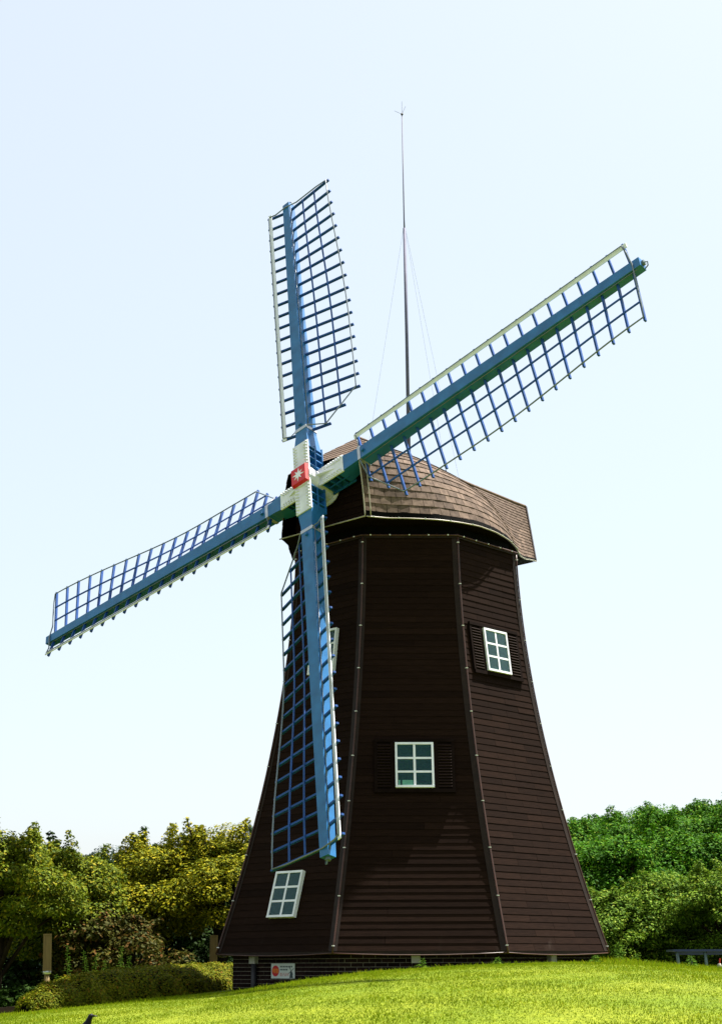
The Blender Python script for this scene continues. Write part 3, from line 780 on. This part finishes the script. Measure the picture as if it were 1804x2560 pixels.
# ------------------------------------------------------------------ vegetation
def leaf_cloud(rg, centers, radii, counts, leaf, flat=.5, aspect=.55, upb=.9, shell=.35):
    """leaf quads gathered in ellipsoid clumps; returns V, F"""
    Ps = []; Ns = []
    for c, r, n_ in zip(centers, radii, counts):
        d = rg.normal(size=(n_, 3)); d /= np.linalg.norm(d, axis=1)[:, None]
        q = d * (shell + (1 - shell) * rg.random((n_, 1)) ** .5) * np.array([r, r, r * flat])
        Ps.append(q + c); Ns.append(d * .8 + np.array([0, 0, upb]) + rg.normal(size=(n_, 3)) * .45)
    P_ = np.concatenate(Ps); N_ = np.concatenate(Ns); N_ /= np.linalg.norm(N_, axis=1)[:, None]
    n_ = len(P_)
    T = rg.normal(size=(n_, 3)); T -= N_ * (T * N_).sum(1)[:, None]; T /= np.linalg.norm(T, axis=1)[:, None]
    B = np.cross(N_, T); l = leaf * (.6 + .8 * rg.random((n_, 1)))
    V = np.stack([P_ - T * l * .5, P_ + B * l * aspect * .5, P_ + T * l * .5 - N_ * l * .12, P_ - B * l * aspect * .5], 1).reshape(-1, 3)
    F = np.arange(n_ * 4).reshape(-1, 4)
    return V, F

def make_tree(name, x, y, h, cw, m, label, seed, cat='tree', group=None, low=.25, nclump=46, per=170, leaf=.11, clump=.5, trunk=.11, dome=0.0, rough=.35, shoots=7):
    rg = np.random.default_rng(seed); z = Gz(x, y)
    root = empty(name, (x, y, z - .03)); tag(root, label, cat, group)
    # limbs end at clump centres
    cs = []; rs = []
    for i in range(nclump):
        f = (i + .5) / nclump
        zz_ = h * (low + (1 - low) * (f ** .85)); prof = math.sin(math.pi * min(1, max(.0, (zz_ / h - low * .6) / (1 - low * .6))) ** .9) ** .6
        a = i * 2.39996 + rg.normal() * .3; rr = cw * prof * (.35 + .65 * math.sqrt(rg.random())) * (1 + rough * rg.normal() * .5)
        if rg.random() < dome:                     # outer canopy: shades what hangs below it
            q = math.sqrt((i + .5) / nclump) * (.9 + .25 * rg.random()); rr = cw * q; zz_ = h * (1.0 - .30 * q * q - .10 * rg.random())
        cs.append((rr * math.cos(a), rr * math.sin(a), zz_ - .10 * h * rg.random())); rs.append(clump * (.65 + .7 * rg.random()))
    for i in range(shoots):     # shoots that break the outline
        a = rg.random() * 6.28; rr = cw * .75 * math.sqrt(rg.random()); lx, ly = rg.normal(size=2) * .16; top_ = h * (1.0 - .22 * (rr / cw) ** 2); sh = h * (.05 + .10 * rg.random())
        for q in (0.0, .3, .55, .8, 1.0):
            cs.append((rr * math.cos(a) + lx * q, rr * math.sin(a) + ly * q, top_ + sh * q)); rs.append(clump * (.50 - .30 * q))
    cs = np.array(cs); rs = np.array(rs)
    cnt = np.maximum(20, (per * (rs / clump) ** 2).astype(int))
    V, F = leaf_cloud(rg, cs, rs, cnt, leaf)
    link('crown', np_mesh('crown', V, F, m), root)
    mb = MB(); lean = Vector((rg.normal() * .06, rg.normal() * .06, 0)) * h
    spine = [Vector((0, 0, -.1)), Vector((0, 0, h * .12)) + lean * .1, Vector((0, 0, h * .3)) + lean * .3, Vector((0, 0, h * .55)) + lean * .6, Vector((0, 0, h * .85)) + lean]
    mb.tube(spine, [trunk * 1.3, trunk, trunk * .8, trunk * .5, trunk * .15], 8); mb.build('trunk', M['bark'], root, True)
    mb = MB()
    for i in rg.choice(len(cs), min(len(cs), 16), replace=False):
        tpos = .12 + .5 * rg.random(); s0 = spine[1].lerp(spine[3], tpos); e = Vector(cs[i])
        mid = s0.lerp(e, .5) + Vector((0, 0, .08 * h)); mb.tube([s0, mid, e], [trunk * .45, trunk * .3, trunk * .1], 5)
    mb.build('limbs', M['bark'], root, True)
    return root

def px_x(px, y): return float(at(px, 2411, y).x)
def hgt(px, py, y):
    q = at(px, py, y); return q.z - Gz(q.x, y)
TREES = [  # px, top py, y, half width m, material, seed, label
    (-5, 2066, 30.5, 1.35, 'leaf_maple', 21, 'yellow green tree with forked top shoots at the left edge'),
    (165, 2108, 33.5, 1.15, 'leaf_maple', 22, 'yellow green tree second from the left edge, behind the lamp post'),
    (395, 2092, 36.0, 1.45, 'leaf_maple2', 23, 'broad golden green tree left of the mill, widest of the row'),
    (560, 2058, 35.8, 1.5, 'leaf_maple2', 24, 'golden green tree partly hidden by the left edge of the mill'),
]
for px, py, y, cw, m_, sd, lb in TREES:
    make_tree('maple_tree', px_x(px, y), y, hgt(px, py, y) * .97, cw, M[m_], lb, sd, group='maple trees left of the mill', low=.40, nclump=64, per=520, leaf=.078, clump=.48, dome=.62)
make_tree('russet_maple', px_x(225, 32.5), 32.5, hgt(225, 2280, 32.5), .95, M['leaf_red'], 'low russet tinged maple with layered branches behind the clipped hedge', 31, low=.3, nclump=30, per=160, leaf=.09, clump=.36, trunk=.06)
make_tree('russet_maple', px_x(330, 32.6), 32.6, hgt(330, 2300, 32.6), .75, M['leaf_red'], 'small olive maple under the broad golden tree', 32, low=.3, nclump=24, per=150, leaf=.09, clump=.34, trunk=.05)
for px, py, y, cw, sd, lb in ((60, 2130, 36, 1.9, 41, 'shade fill shrub added behind the leftmost tree'), (215, 2165, 38.5, 1.8, 42, 'shade fill shrub added between the two left trees'),
                              (350, 2125, 40, 2.0, 43, 'shade fill shrub added behind the broad golden tree'), (510, 2120, 40, 2.0, 44, 'shade fill shrub added nearest the mill on its left'),
                              (-60, 2130, 37, 1.9, 45, 'added shade fill shrub cut by the left edge of the picture')):
    make_tree('shade_fill_shrub', px_x(px, y), y, hgt(px, py, y), cw, M['leaf_shade'], lb, sd, cat='shrub', group='shade fill shrubs under the left trees', low=.02, nclump=60, per=260, leaf=.12, clump=.6, trunk=.05)  # added to fill the dark below the crowns and shade the front row
def make_pine(name, x, y, h, label, seed, group=None):
    rg = np.random.default_rng(seed); z = Gz(x, y); root = empty(name, (x, y, z)); tag(root, label, 'tree', group)
    mb = MB(); mb.tube([(0, 0, -.1), (0, 0, h * .5), (0, 0, h)], [.11, .07, .012], 7); mb.build('trunk', M['bark'], root, True)
    mb = MB(); V = []; F = []
    cs = []; rs = []
    for i in range(34):
        zz_ = h * (.35 + .64 * i / 33); a = i * 2.4; ln_ = 1.25 * (1.06 - zz_ / h)
        tip = Vector((math.cos(a) * ln_, math.sin(a) * ln_, zz_ + .30 * ln_ + .1)); mb.tube([(0, 0, zz_), tip], [.03, .008], 4)
        for q in (.35, .65, 1.0): cs.append(tuple(Vector((0, 0, zz_)).lerp(tip, q))); rs.append(.10 + .12 * (1.1 - zz_ / h))
    mb.build('limbs', M['bark'], root)
    V, F = leaf_cloud(rg, np.array(cs), np.array(rs), np.full(len(cs), 26), .15, flat=.9, aspect=.12, upb=.5, shell=.2)
    link('crown', np_mesh('crown', V, F, M['leaf_pine']), root)
make_pine('pine_tree', px_x(452, 44), 44, hgt(452, 2096, 44), 'young pine tip showing between the golden trees left of the mill', 51)
make_pine('pine_tree', px_x(622, 42), 42, hgt(622, 2075, 42), 'young pine tip showing beside the left edge of the mill', 52)
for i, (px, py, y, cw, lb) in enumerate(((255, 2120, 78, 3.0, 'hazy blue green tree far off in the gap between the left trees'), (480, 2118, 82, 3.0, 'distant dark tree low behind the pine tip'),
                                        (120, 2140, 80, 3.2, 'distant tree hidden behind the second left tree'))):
    make_tree('distant_tree', px_x(px, y), y, hgt(px, py, y), cw, M['leaf_hazed'], lb, 60 + i, group='distant trees behind the left row', low=.1, nclump=46, per=260, leaf=.20, clump=.95, trunk=.15, shoots=0)
# right: pale shrub trees in front, wood on the slope behind
for i, (px, py, y, cw, lb) in enumerate(((1520, 2240, 36.5, 1.15, 'pale olive bushy tree just right of the mill'), (1665, 2196, 37.0, 1.2, 'pale olive bushy tree with pointed top, in the middle of the right row'),
                                        (1815, 2175, 36.0, 1.15, 'pale olive bushy tree cut by the right edge'))):
    make_tree('bushy_tree', px_x(px, y), y, hgt(px, py, y), cw, M['leaf_pale'], lb, 70 + i, group='pale bushy trees right of the mill', low=.15, nclump=56, per=480, leaf=.07, clump=.45, trunk=.08, dome=.45)
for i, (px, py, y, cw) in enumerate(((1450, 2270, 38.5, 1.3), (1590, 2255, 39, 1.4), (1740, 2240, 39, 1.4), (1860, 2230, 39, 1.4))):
    make_tree('shade_fill_shrub', px_x(px, y), y, hgt(px, py, y), cw, M['leaf_shade'],
              ['shade fill shrub added beside the right foot of the mill', 'shade fill shrub added behind the gap left of the blue table', 'shade fill shrub added behind the blue table', 'shade fill shrub added at the right edge behind the table'][i], 80 + i,
              cat='shrub', group='shade fill shrubs under the right trees', low=.02, nclump=34, per=150, leaf=.14, clump=.5, trunk=.05)  # added as dark fill below the pale trees
HILL = [(1330, 2120, 50, 2.0), (1440, 2110, 51, 2.0), (1560, 2095, 50, 2.1), (1690, 2100, 51, 2.1), (1820, 2085, 50, 2.1),
        (1400, 2062, 58, 2.1), (1500, 2056, 59, 2.1), (1615, 2030, 58, 2.3), (1740, 2045, 59, 2.2), (1850, 2030, 58, 2.2),
        (1450, 2078, 66, 2.2), (1540, 2046, 67, 2.2), (1660, 2022, 67, 2.3), (1790, 2012, 66, 2.3), (1890, 2000, 66, 2.3)]
pos = ['in the front row', 'in the middle row', 'on the skyline']
ordn = ['first from the mill', 'second from the mill', 'third from the mill', 'fourth from the mill', 'at the right edge']
for i, (px, py, y, cw) in enumerate(HILL):
    make_tree('woodland_tree', px_x(px, y), y, hgt(px, py, y) * .96, cw, M['leaf_wood'], 'bright green tree of the slope wood, %s %s' % (ordn[i % 5], pos[i // 5]), 90 + i,
              group='woodland trees on the slope', low=.08, nclump=40, per=660, leaf=.11, clump=.90, trunk=.12, dome=.4)

# hedges
def hedge(name, pts, label, seed, n_leaf, leaf=.055):
    """pts: (x, y, top z, half thickness); rounded clipped hedge"""
    rg = np.random.default_rng(seed)
    pts = np.array(pts); root = empty(name, (pts[0][0], pts[0][1], Gz(pts[0][0], pts[0][1]))); tag(root, label, 'hedge')
    s = np.linspace(0, len(pts) - 1, 60); px_ = np.stack([np.interp(s, range(len(pts)), pts[:, c]) for c in range(4)], 1)
    gz = G(px_[:, 0], px_[:, 1]); h = px_[:, 2] - gz
    tan = np.gradient(px_[:, :2], axis=0); tan /= np.linalg.norm(tan, axis=1)[:, None]; nor = np.stack([-tan[:, 1], tan[:, 0]], 1)
    prof = [(-1.0, -.05), (-1.0, .22), (-.92, .48), (-.74, .72), (-.42, .92), (0, 1.0), (.42, .92), (.74, .72), (.92, .48), (1.0, .22), (1.0, -.05)]
    V = []; F = []
    for i in range(60):
        for a, b_ in prof: V.append((px_[i, 0] + nor[i, 0] * a * px_[i, 3] * .9, px_[i, 1] + nor[i, 1] * a * px_[i, 3] * .9, gz[i] + b_ * h[i] * .93))
    k = len(prof)
    for i in range(59):
        for j in range(k - 1): F.append((i * k + j, (i + 1) * k + j, (i + 1) * k + j + 1, i * k + j + 1))
    o0 = np.array(root.location)
    mb = MB(root.location); mb.add(V, F + [tuple(range(k)), tuple(59 * k + j for j in range(k - 1, -1, -1))]); mb.build('branch_core', M['core'], root)
    fi = rg.random(n_leaf) * 59; ii = fi.astype(int); ff = fi - ii; pj = rg.random(n_leaf) * (k - 1); jj = pj.astype(int); gg = (pj - jj)[:, None]
    pr = np.array(prof); ab = pr[jj] * (1 - gg) + pr[jj + 1] * gg
    cx_ = px_[ii] * (1 - ff[:, None]) + px_[ii + 1] * ff[:, None]; hz = h[ii]; gz_ = gz[ii]
    Pp = np.stack([cx_[:, 0] + nor[ii, 0] * ab[:, 0] * cx_[:, 3], cx_[:, 1] + nor[ii, 1] * ab[:, 0] * cx_[:, 3], gz_ + np.maximum(ab[:, 1], .02) * hz], 1)
    # lumpy surface
    lump = .03 * np.sin(Pp[:, 0] * 7.1 + 1) * np.sin(Pp[:, 1] * 6.3) + .02 * np.sin(Pp[:, 0] * 17 + Pp[:, 2] * 13)
    N_ = np.stack([nor[ii, 0] * ab[:, 0], nor[ii, 1] * ab[:, 0], ab[:, 1] ** 2 + .1], 1); N_ /= np.linalg.norm(N_, axis=1)[:, None]
    Pp = Pp + N_ * lump[:, None] + rg.normal(size=Pp.shape) * .022
    N_ = N_ + rg.normal(size=N_.shape) * .5 + np.array([0, 0, .6]); N_ /= np.linalg.norm(N_, axis=1)[:, None]
    T = rg.normal(size=N_.shape); T -= N_ * (T * N_).sum(1)[:, None]; T /= np.linalg.norm(T, axis=1)[:, None]; B = np.cross(N_, T)
    l = leaf * (.6 + .8 * rg.random((n_leaf, 1)))
    V = np.stack([Pp - T * l * .5, Pp + B * l * .3, Pp + T * l * .5, Pp - B * l * .3], 1).reshape(-1, 3) - o0
    link('foliage', np_mesh('foliage', V, np.arange(n_leaf * 4).reshape(-1, 4), M['leaf_hedge']), root)
def hp(px, py, y, th): q = at(px, py, y); return (q.x, q.y, q.z, th)
hedge('clipped_hedge', [hp(70, 2512, 25.5, .15), hp(92, 2488, 25.7, .35), hp(125, 2464, 26.0, .5), hp(175, 2444, 26.5, .58), hp(240, 2431, 27.1, .62), hp(330, 2421, 28.0, .62), hp(410, 2416, 29.3, .6), hp(480, 2413, 31.0, .55), hp(550, 2410, 32.2, .5), hp(680, 2406, 33.2, .5)],
      'long rounded clipped hedge curving from the lawn to the brick plinth, shaded in its middle', 5, 70000, .042)
make_tree('low_shrub', px_x(62, 29.5), 29.5, hgt(62, 2470, 29.5), .55, M['leaf_green'], 'low green shrub under the leftmost tree behind the kerb', 7, cat='shrub', low=.05, nclump=16, per=140, leaf=.08, clump=.22, trunk=.02)

# tall weeds
def weed(px, py, y, label, seed, lean=0.0, leafl=.13, m='leaf_weed', group='tall weeds', dens=1.0, base_px=None):
    rg = np.random.default_rng(seed); q = at(px, py, y); z = Gz(q.x, y); h = max(.15, q.z - z)
    root = empty('tall_weed', (q.x, y, z - .02)); tag(root, label, 'weed', group)
    mb = MB(); mb.tube([(0, 0, 0), (lean * .4, 0, h * .5), (lean, 0, h)], [.009, .007, .003], 5); mb.build('stem', M['leaf_weed'], root)
    V = []; n_ = int(34 * dens * max(.5, h))
    for i in range(n_):
        f = .18 + .82 * i / n_; a = i * 2.4 + rg.normal() * .2; l = leafl * (1.15 - .75 * f) * (.8 + .4 * rg.random())
        b_ = np.array([lean * f * f, 0, h * f]); d = np.array([math.cos(a), math.sin(a), .35 - .5 * rg.random()]); d /= np.linalg.norm(d)
        sd = np.cross(d, [0, 0, 1]); sd /= np.linalg.norm(sd)
        V += [b_, b_ + d * l * .5 + sd * l * .11, b_ + d * l + np.array([0, 0, -.18 * l]), b_ + d * l * .5 - sd * l * .11]
    link('leaves', np_mesh('leaves', np.array(V), np.arange(len(V)).reshape(-1, 4), M[m]), root)
WEEDS = [(176, 2360, 29.3, 'slender leafy weed behind the hedge, right of the tan lamp post', -.05), (225, 2372, 29.5, 'leaning leafy weed behind the middle of the hedge', -.12), (238, 2378, 29.4, 'shorter leafy weed beside the leaning one', .03),
         (302, 2362, 29.6, 'bushy tall weed behind the hedge', .02), (318, 2385, 29.7, 'short bright weed next to the bushy tall one', .06), (258, 2396, 29.4, 'small bright weed topping the hedge', .04), (148, 2432, 28.6, 'small pale weed beside the tan lamp post', -.05),
         (1545, 2350, 27.6, 'tall feathery weed right of the mill foot', .0), (1483, 2396, 26.3, 'leafy weed at the right corner of the mill', .05), (1725, 2386, 26.8, 'bright weed in front of the blue table', .0),
         (1054, 2392, 25.9, 'small weed beside the pale block under the middle wall', .02), (1243, 2394, 25.9, 'small weed below the right hand corner trim', .0), (1580, 2378, 28.0, 'thin weed between the mill and the blue table', .1), (1620, 2395, 27.6, 'low weed left of the blue table', -.06)]
for i, (px, py, y, lb, ln_) in enumerate(WEEDS):
    weed(px, py, y, lb, 200 + i, ln_, .17 if i in (7, 9) else .13, group='tall weeds by hedge and mill', dens=2.2 if i in (3, 4, 5, 7, 8, 9) else 1.6)

# grass blades
def blades(n_, x0, x1, y0, y1, hmin, hmax, wid, seed, power=1.0, cond=None):
    rg = np.random.default_rng(seed)
    y = y0 + (y1 - y0) * rg.random(n_) ** power; hx = .262 * y + 1.8
    x = (x0 + (x1 - x0) * rg.random(n_)) if x0 is not None else (2 * rg.random(n_) - 1) * hx
    k = ((x - AX) ** 2 + (y - AY) ** 2) > 3.45 ** 2
    if cond is not None: k &= cond(x, y)
    x, y = x[k], y[k]; n_ = len(x); z = G(x, y) - .01
    patch = .75 + .5 * (np.sin(x * 1.7 + np.sin(y * 1.1) * 2) * np.sin(y * 1.9 + x * .6) * .5 + .5)
    h = (hmin + (hmax - hmin) * rg.random(n_)) * patch; a = rg.random(n_) * 6.283; w = wid * (.6 + .8 * rg.random(n_))
    dx, dy = np.cos(a) * w * .5, np.sin(a) * w * .5; b_ = rg.random(n_) * 6.283; ln_ = h * (.15 + .55 * rg.random(n_))
    tx, ty = np.cos(b_) * ln_, np.sin(b_) * ln_
    V = np.stack([np.stack([x - dx, y - dy, z], 1), np.stack([x + dx, y + dy, z], 1), np.stack([x + dx * .7 + tx * .35, y + dy * .7 + ty * .35, z + h * .6], 1),
                  np.stack([x + tx, y + ty, z + h], 1), np.stack([x - dx * .7 + tx * .35, y - dy * .7 + ty * .35, z + h * .6], 1)], 1).reshape(-1, 3)
    return V, np.arange(n_ * 5).reshape(-1, 5)
V1, F1 = blades(360000, None, None, 10.5, 27.5, .013, .036, .008, 1, 1.0)
V2, F2 = blades(5000, None, None, 22.5, 27.0, .03, .075, .009, 2)
V3, F3 = blades(5000, 4.3, 7.2, 26.4, 30.0, .05, .15, .010, 3)
o = link('lawn_grass', np_mesh('lawn_grass', np.concatenate([V1, V2]), np.concatenate([F1, F2 + len(V1)]), M['grass']))
tag(o, 'bright yellow green mown grass covering the mound', 'grass', kind='stuff')
o = link('rough_grass', np_mesh('rough_grass', V3, F3, M['grass'])); tag(o, 'longer uncut grass at the right foot of the mill', 'grass', kind='stuff')

# ------------------------------------------------------------------ lamp posts, table, kerb, bird, small things
def lamp(px, py_top, y, label, lean):
    q = at(px, py_top, y); z = Gz(q.x, y); h = q.z - z
    root = empty('lamp_post', (q.x, y, z - .03)); tag(root, label, 'lamp post', 'tan panel lamp posts'); root.rotation_euler = (0, lean, .25)
    mb = MB(); mb.tube([(0, 0, -.05), (0, 0, h - .66)], [.055, .05], 10); mb.tube([(0, 0, 0), (0, 0, .03)], .10, 12); mb.build('pole', M['lampwood'], root, True)
    mb = MB(); mb.tube([(0, 0, h - .70), (0, 0, h - .62)], .075, 12); mb.build('collar', M['steel'], root, True)
    mb = MB(); w = .062
    for a, c in ((-w, -w), (w, -w), (w, w), (-w, w)): mb.abox(a - .012, a + .012, c - .012, c + .012, h - .63, h)
    mb.abox(-w - .014, w + .014, -w - .014, w + .014, h - .001, h + .02); mb.abox(-w - .014, w + .014, -w - .014, w + .014, h - .64, h - .61)
    hd = mb.build('lamp_head', M['lampwood'], root)
    mb = MB(); mb.abox(-w + .002, w - .002, -w + .002, w - .002, h - .609, h - .002); mb.build('lamp_panel', M['lampwood'], hd)
lamp(127, 2333, 29.0, 'tan lamp post standing behind the left end of the hedge', -.04)
lamp(535, 2337, 33.6, 'tan lamp post beside the left edge of the mill behind the hedge', .0)

tq = at(1683, 2375, 30.5); tz = Gz(tq.x + 1, 30.8)
table = empty('outdoor_table', (tq.x + 1.1, 30.9, tz)); table.rotation_euler = (0, 0, -.03); tag(table, 'low blue topped table on grey legs at the right edge', 'table')
hh = at(1683, 2375, 30.5).z - tz
mb = MB(); mb.abox(-1.1, 1.1, -.42, .42, hh - .03, hh + .012); mb.build('table_top', M['bluetop'], table)
mb = MB(); mb.abox(-1.0, 1.0, -.34, -.31, hh - .09, hh - .031); mb.abox(-1.0, 1.0, .31, .34, hh - .09, hh - .031); mb.build('apron', M['bluetop'], table)
for x, y_ in ((-1.0, -.34), (-.46, -.34), (-.64, .34), (.2, -.34), (.95, -.34), (.95, .34)):
    mb = MB(); mb.tube([(x - .01, y_, hh - .03), (x + .02, y_, -.08)], .032, 8); mb.build('leg', M['leggrey'], table, True)

mk_ = at(1797, 2412, 28.6); mz = Gz(mk_.x, mk_.y)
mark = empty('pale_marker', (mk_.x, mk_.y, mz)); tag(mark, 'small pale round stone with a short red stick, right edge below the table', 'marker')
mb = MB(); mb.ball((0, 0, .07), .075, 10, 6, (.6, .6, 1.2)); mb.build('stone', M['stone'], mark, True)
mb = MB(); mb.tube([(0, 0, .12), (.02, 0, .24)], .013, 6); mb.build('stick', M['red'], mark)

k0, k1 = at(-60, 2512, 26.6), at(112, 2508, 27.0)
mb = MB(); zk = Gz(k1.x, 27)
mb.hexa([(k0.x, 26.5, Gz(k0.x, 26.5) - .06), (k1.x, 26.9, Gz(k1.x, 26.9) - .06), (k1.x, 27.0, Gz(k1.x, 27) - .06), (k0.x, 26.6, Gz(k0.x, 26.6) - .06),
         (k0.x, 26.5, Gz(k0.x, 26.5) + .11), (k1.x, 26.9, Gz(k1.x, 26.9) + .10), (k1.x, 27.0, Gz(k1.x, 27) + .10), (k0.x, 26.6, Gz(k0.x, 26.6) + .11)])
tag(mb.build('kerb', M['kerb']), kind='structure')

# magpie: head turned right, tail out of the frame
by = 15.6; bq = at(226, 2534, by); bz = Gz(bq.x, by)
bird = empty('magpie', (bq.x, by, bz)); tag(bird, 'black magpie standing on the grass with its beak to the right', 'bird')
hb = bq.z - bz           # head height
sp_ = [(-.19, 0, hb - .215), (-.12, 0, hb - .185), (-.065, 0, hb - .150), (-.032, 0, hb - .112), (-.014, 0, hb - .078), (-.004, 0, hb - .046), (.006, 0, hb - .026), (.020, 0, hb - .020), (.034, 0, hb - .021)]
mb = MB(); mb.tube(sp_, [.010, .028, .044, .042, .032, .025, .027, .022, .009], 12); mb.build('body', M['bird'], bird, True)
mb = MB(); mb.tube([(.030, 0, hb - .021), (.055, 0, hb - .022), (.078, 0, hb - .027)], [.010, .006, .0015], 8); mb.build('beak', M['dark'], bird, True)
mb = MB(); mb.ball((-.085, -.034, hb - .165), .045, 10, 6, (1.1, .35, .45)); mb.build('wing', M['birdwhite'], bird, True)
mb = MB(); mb.hexa([(-.17, -.016, hb - .222), (-.17, .016, hb - .222), (-.17, .016, hb - .200), (-.17, -.016, hb - .200), (-.36, -.020, hb - .262), (-.36, .020, hb - .262), (-.36, .020, hb - .252), (-.36, -.020, hb - .252)]); mb.build('tail', M['bird'], bird)
for s in (-.02, .02):
    mb = MB(); mb.tube([(-.06, s, hb - .17), (-.066, s, (hb - .17) * .5), (-.06, s, .0)], .005, 5); mb.tube([(-.08, s, .003), (-.035, s, .003)], .004, 5); mb.build('leg', M['dark'], bird)
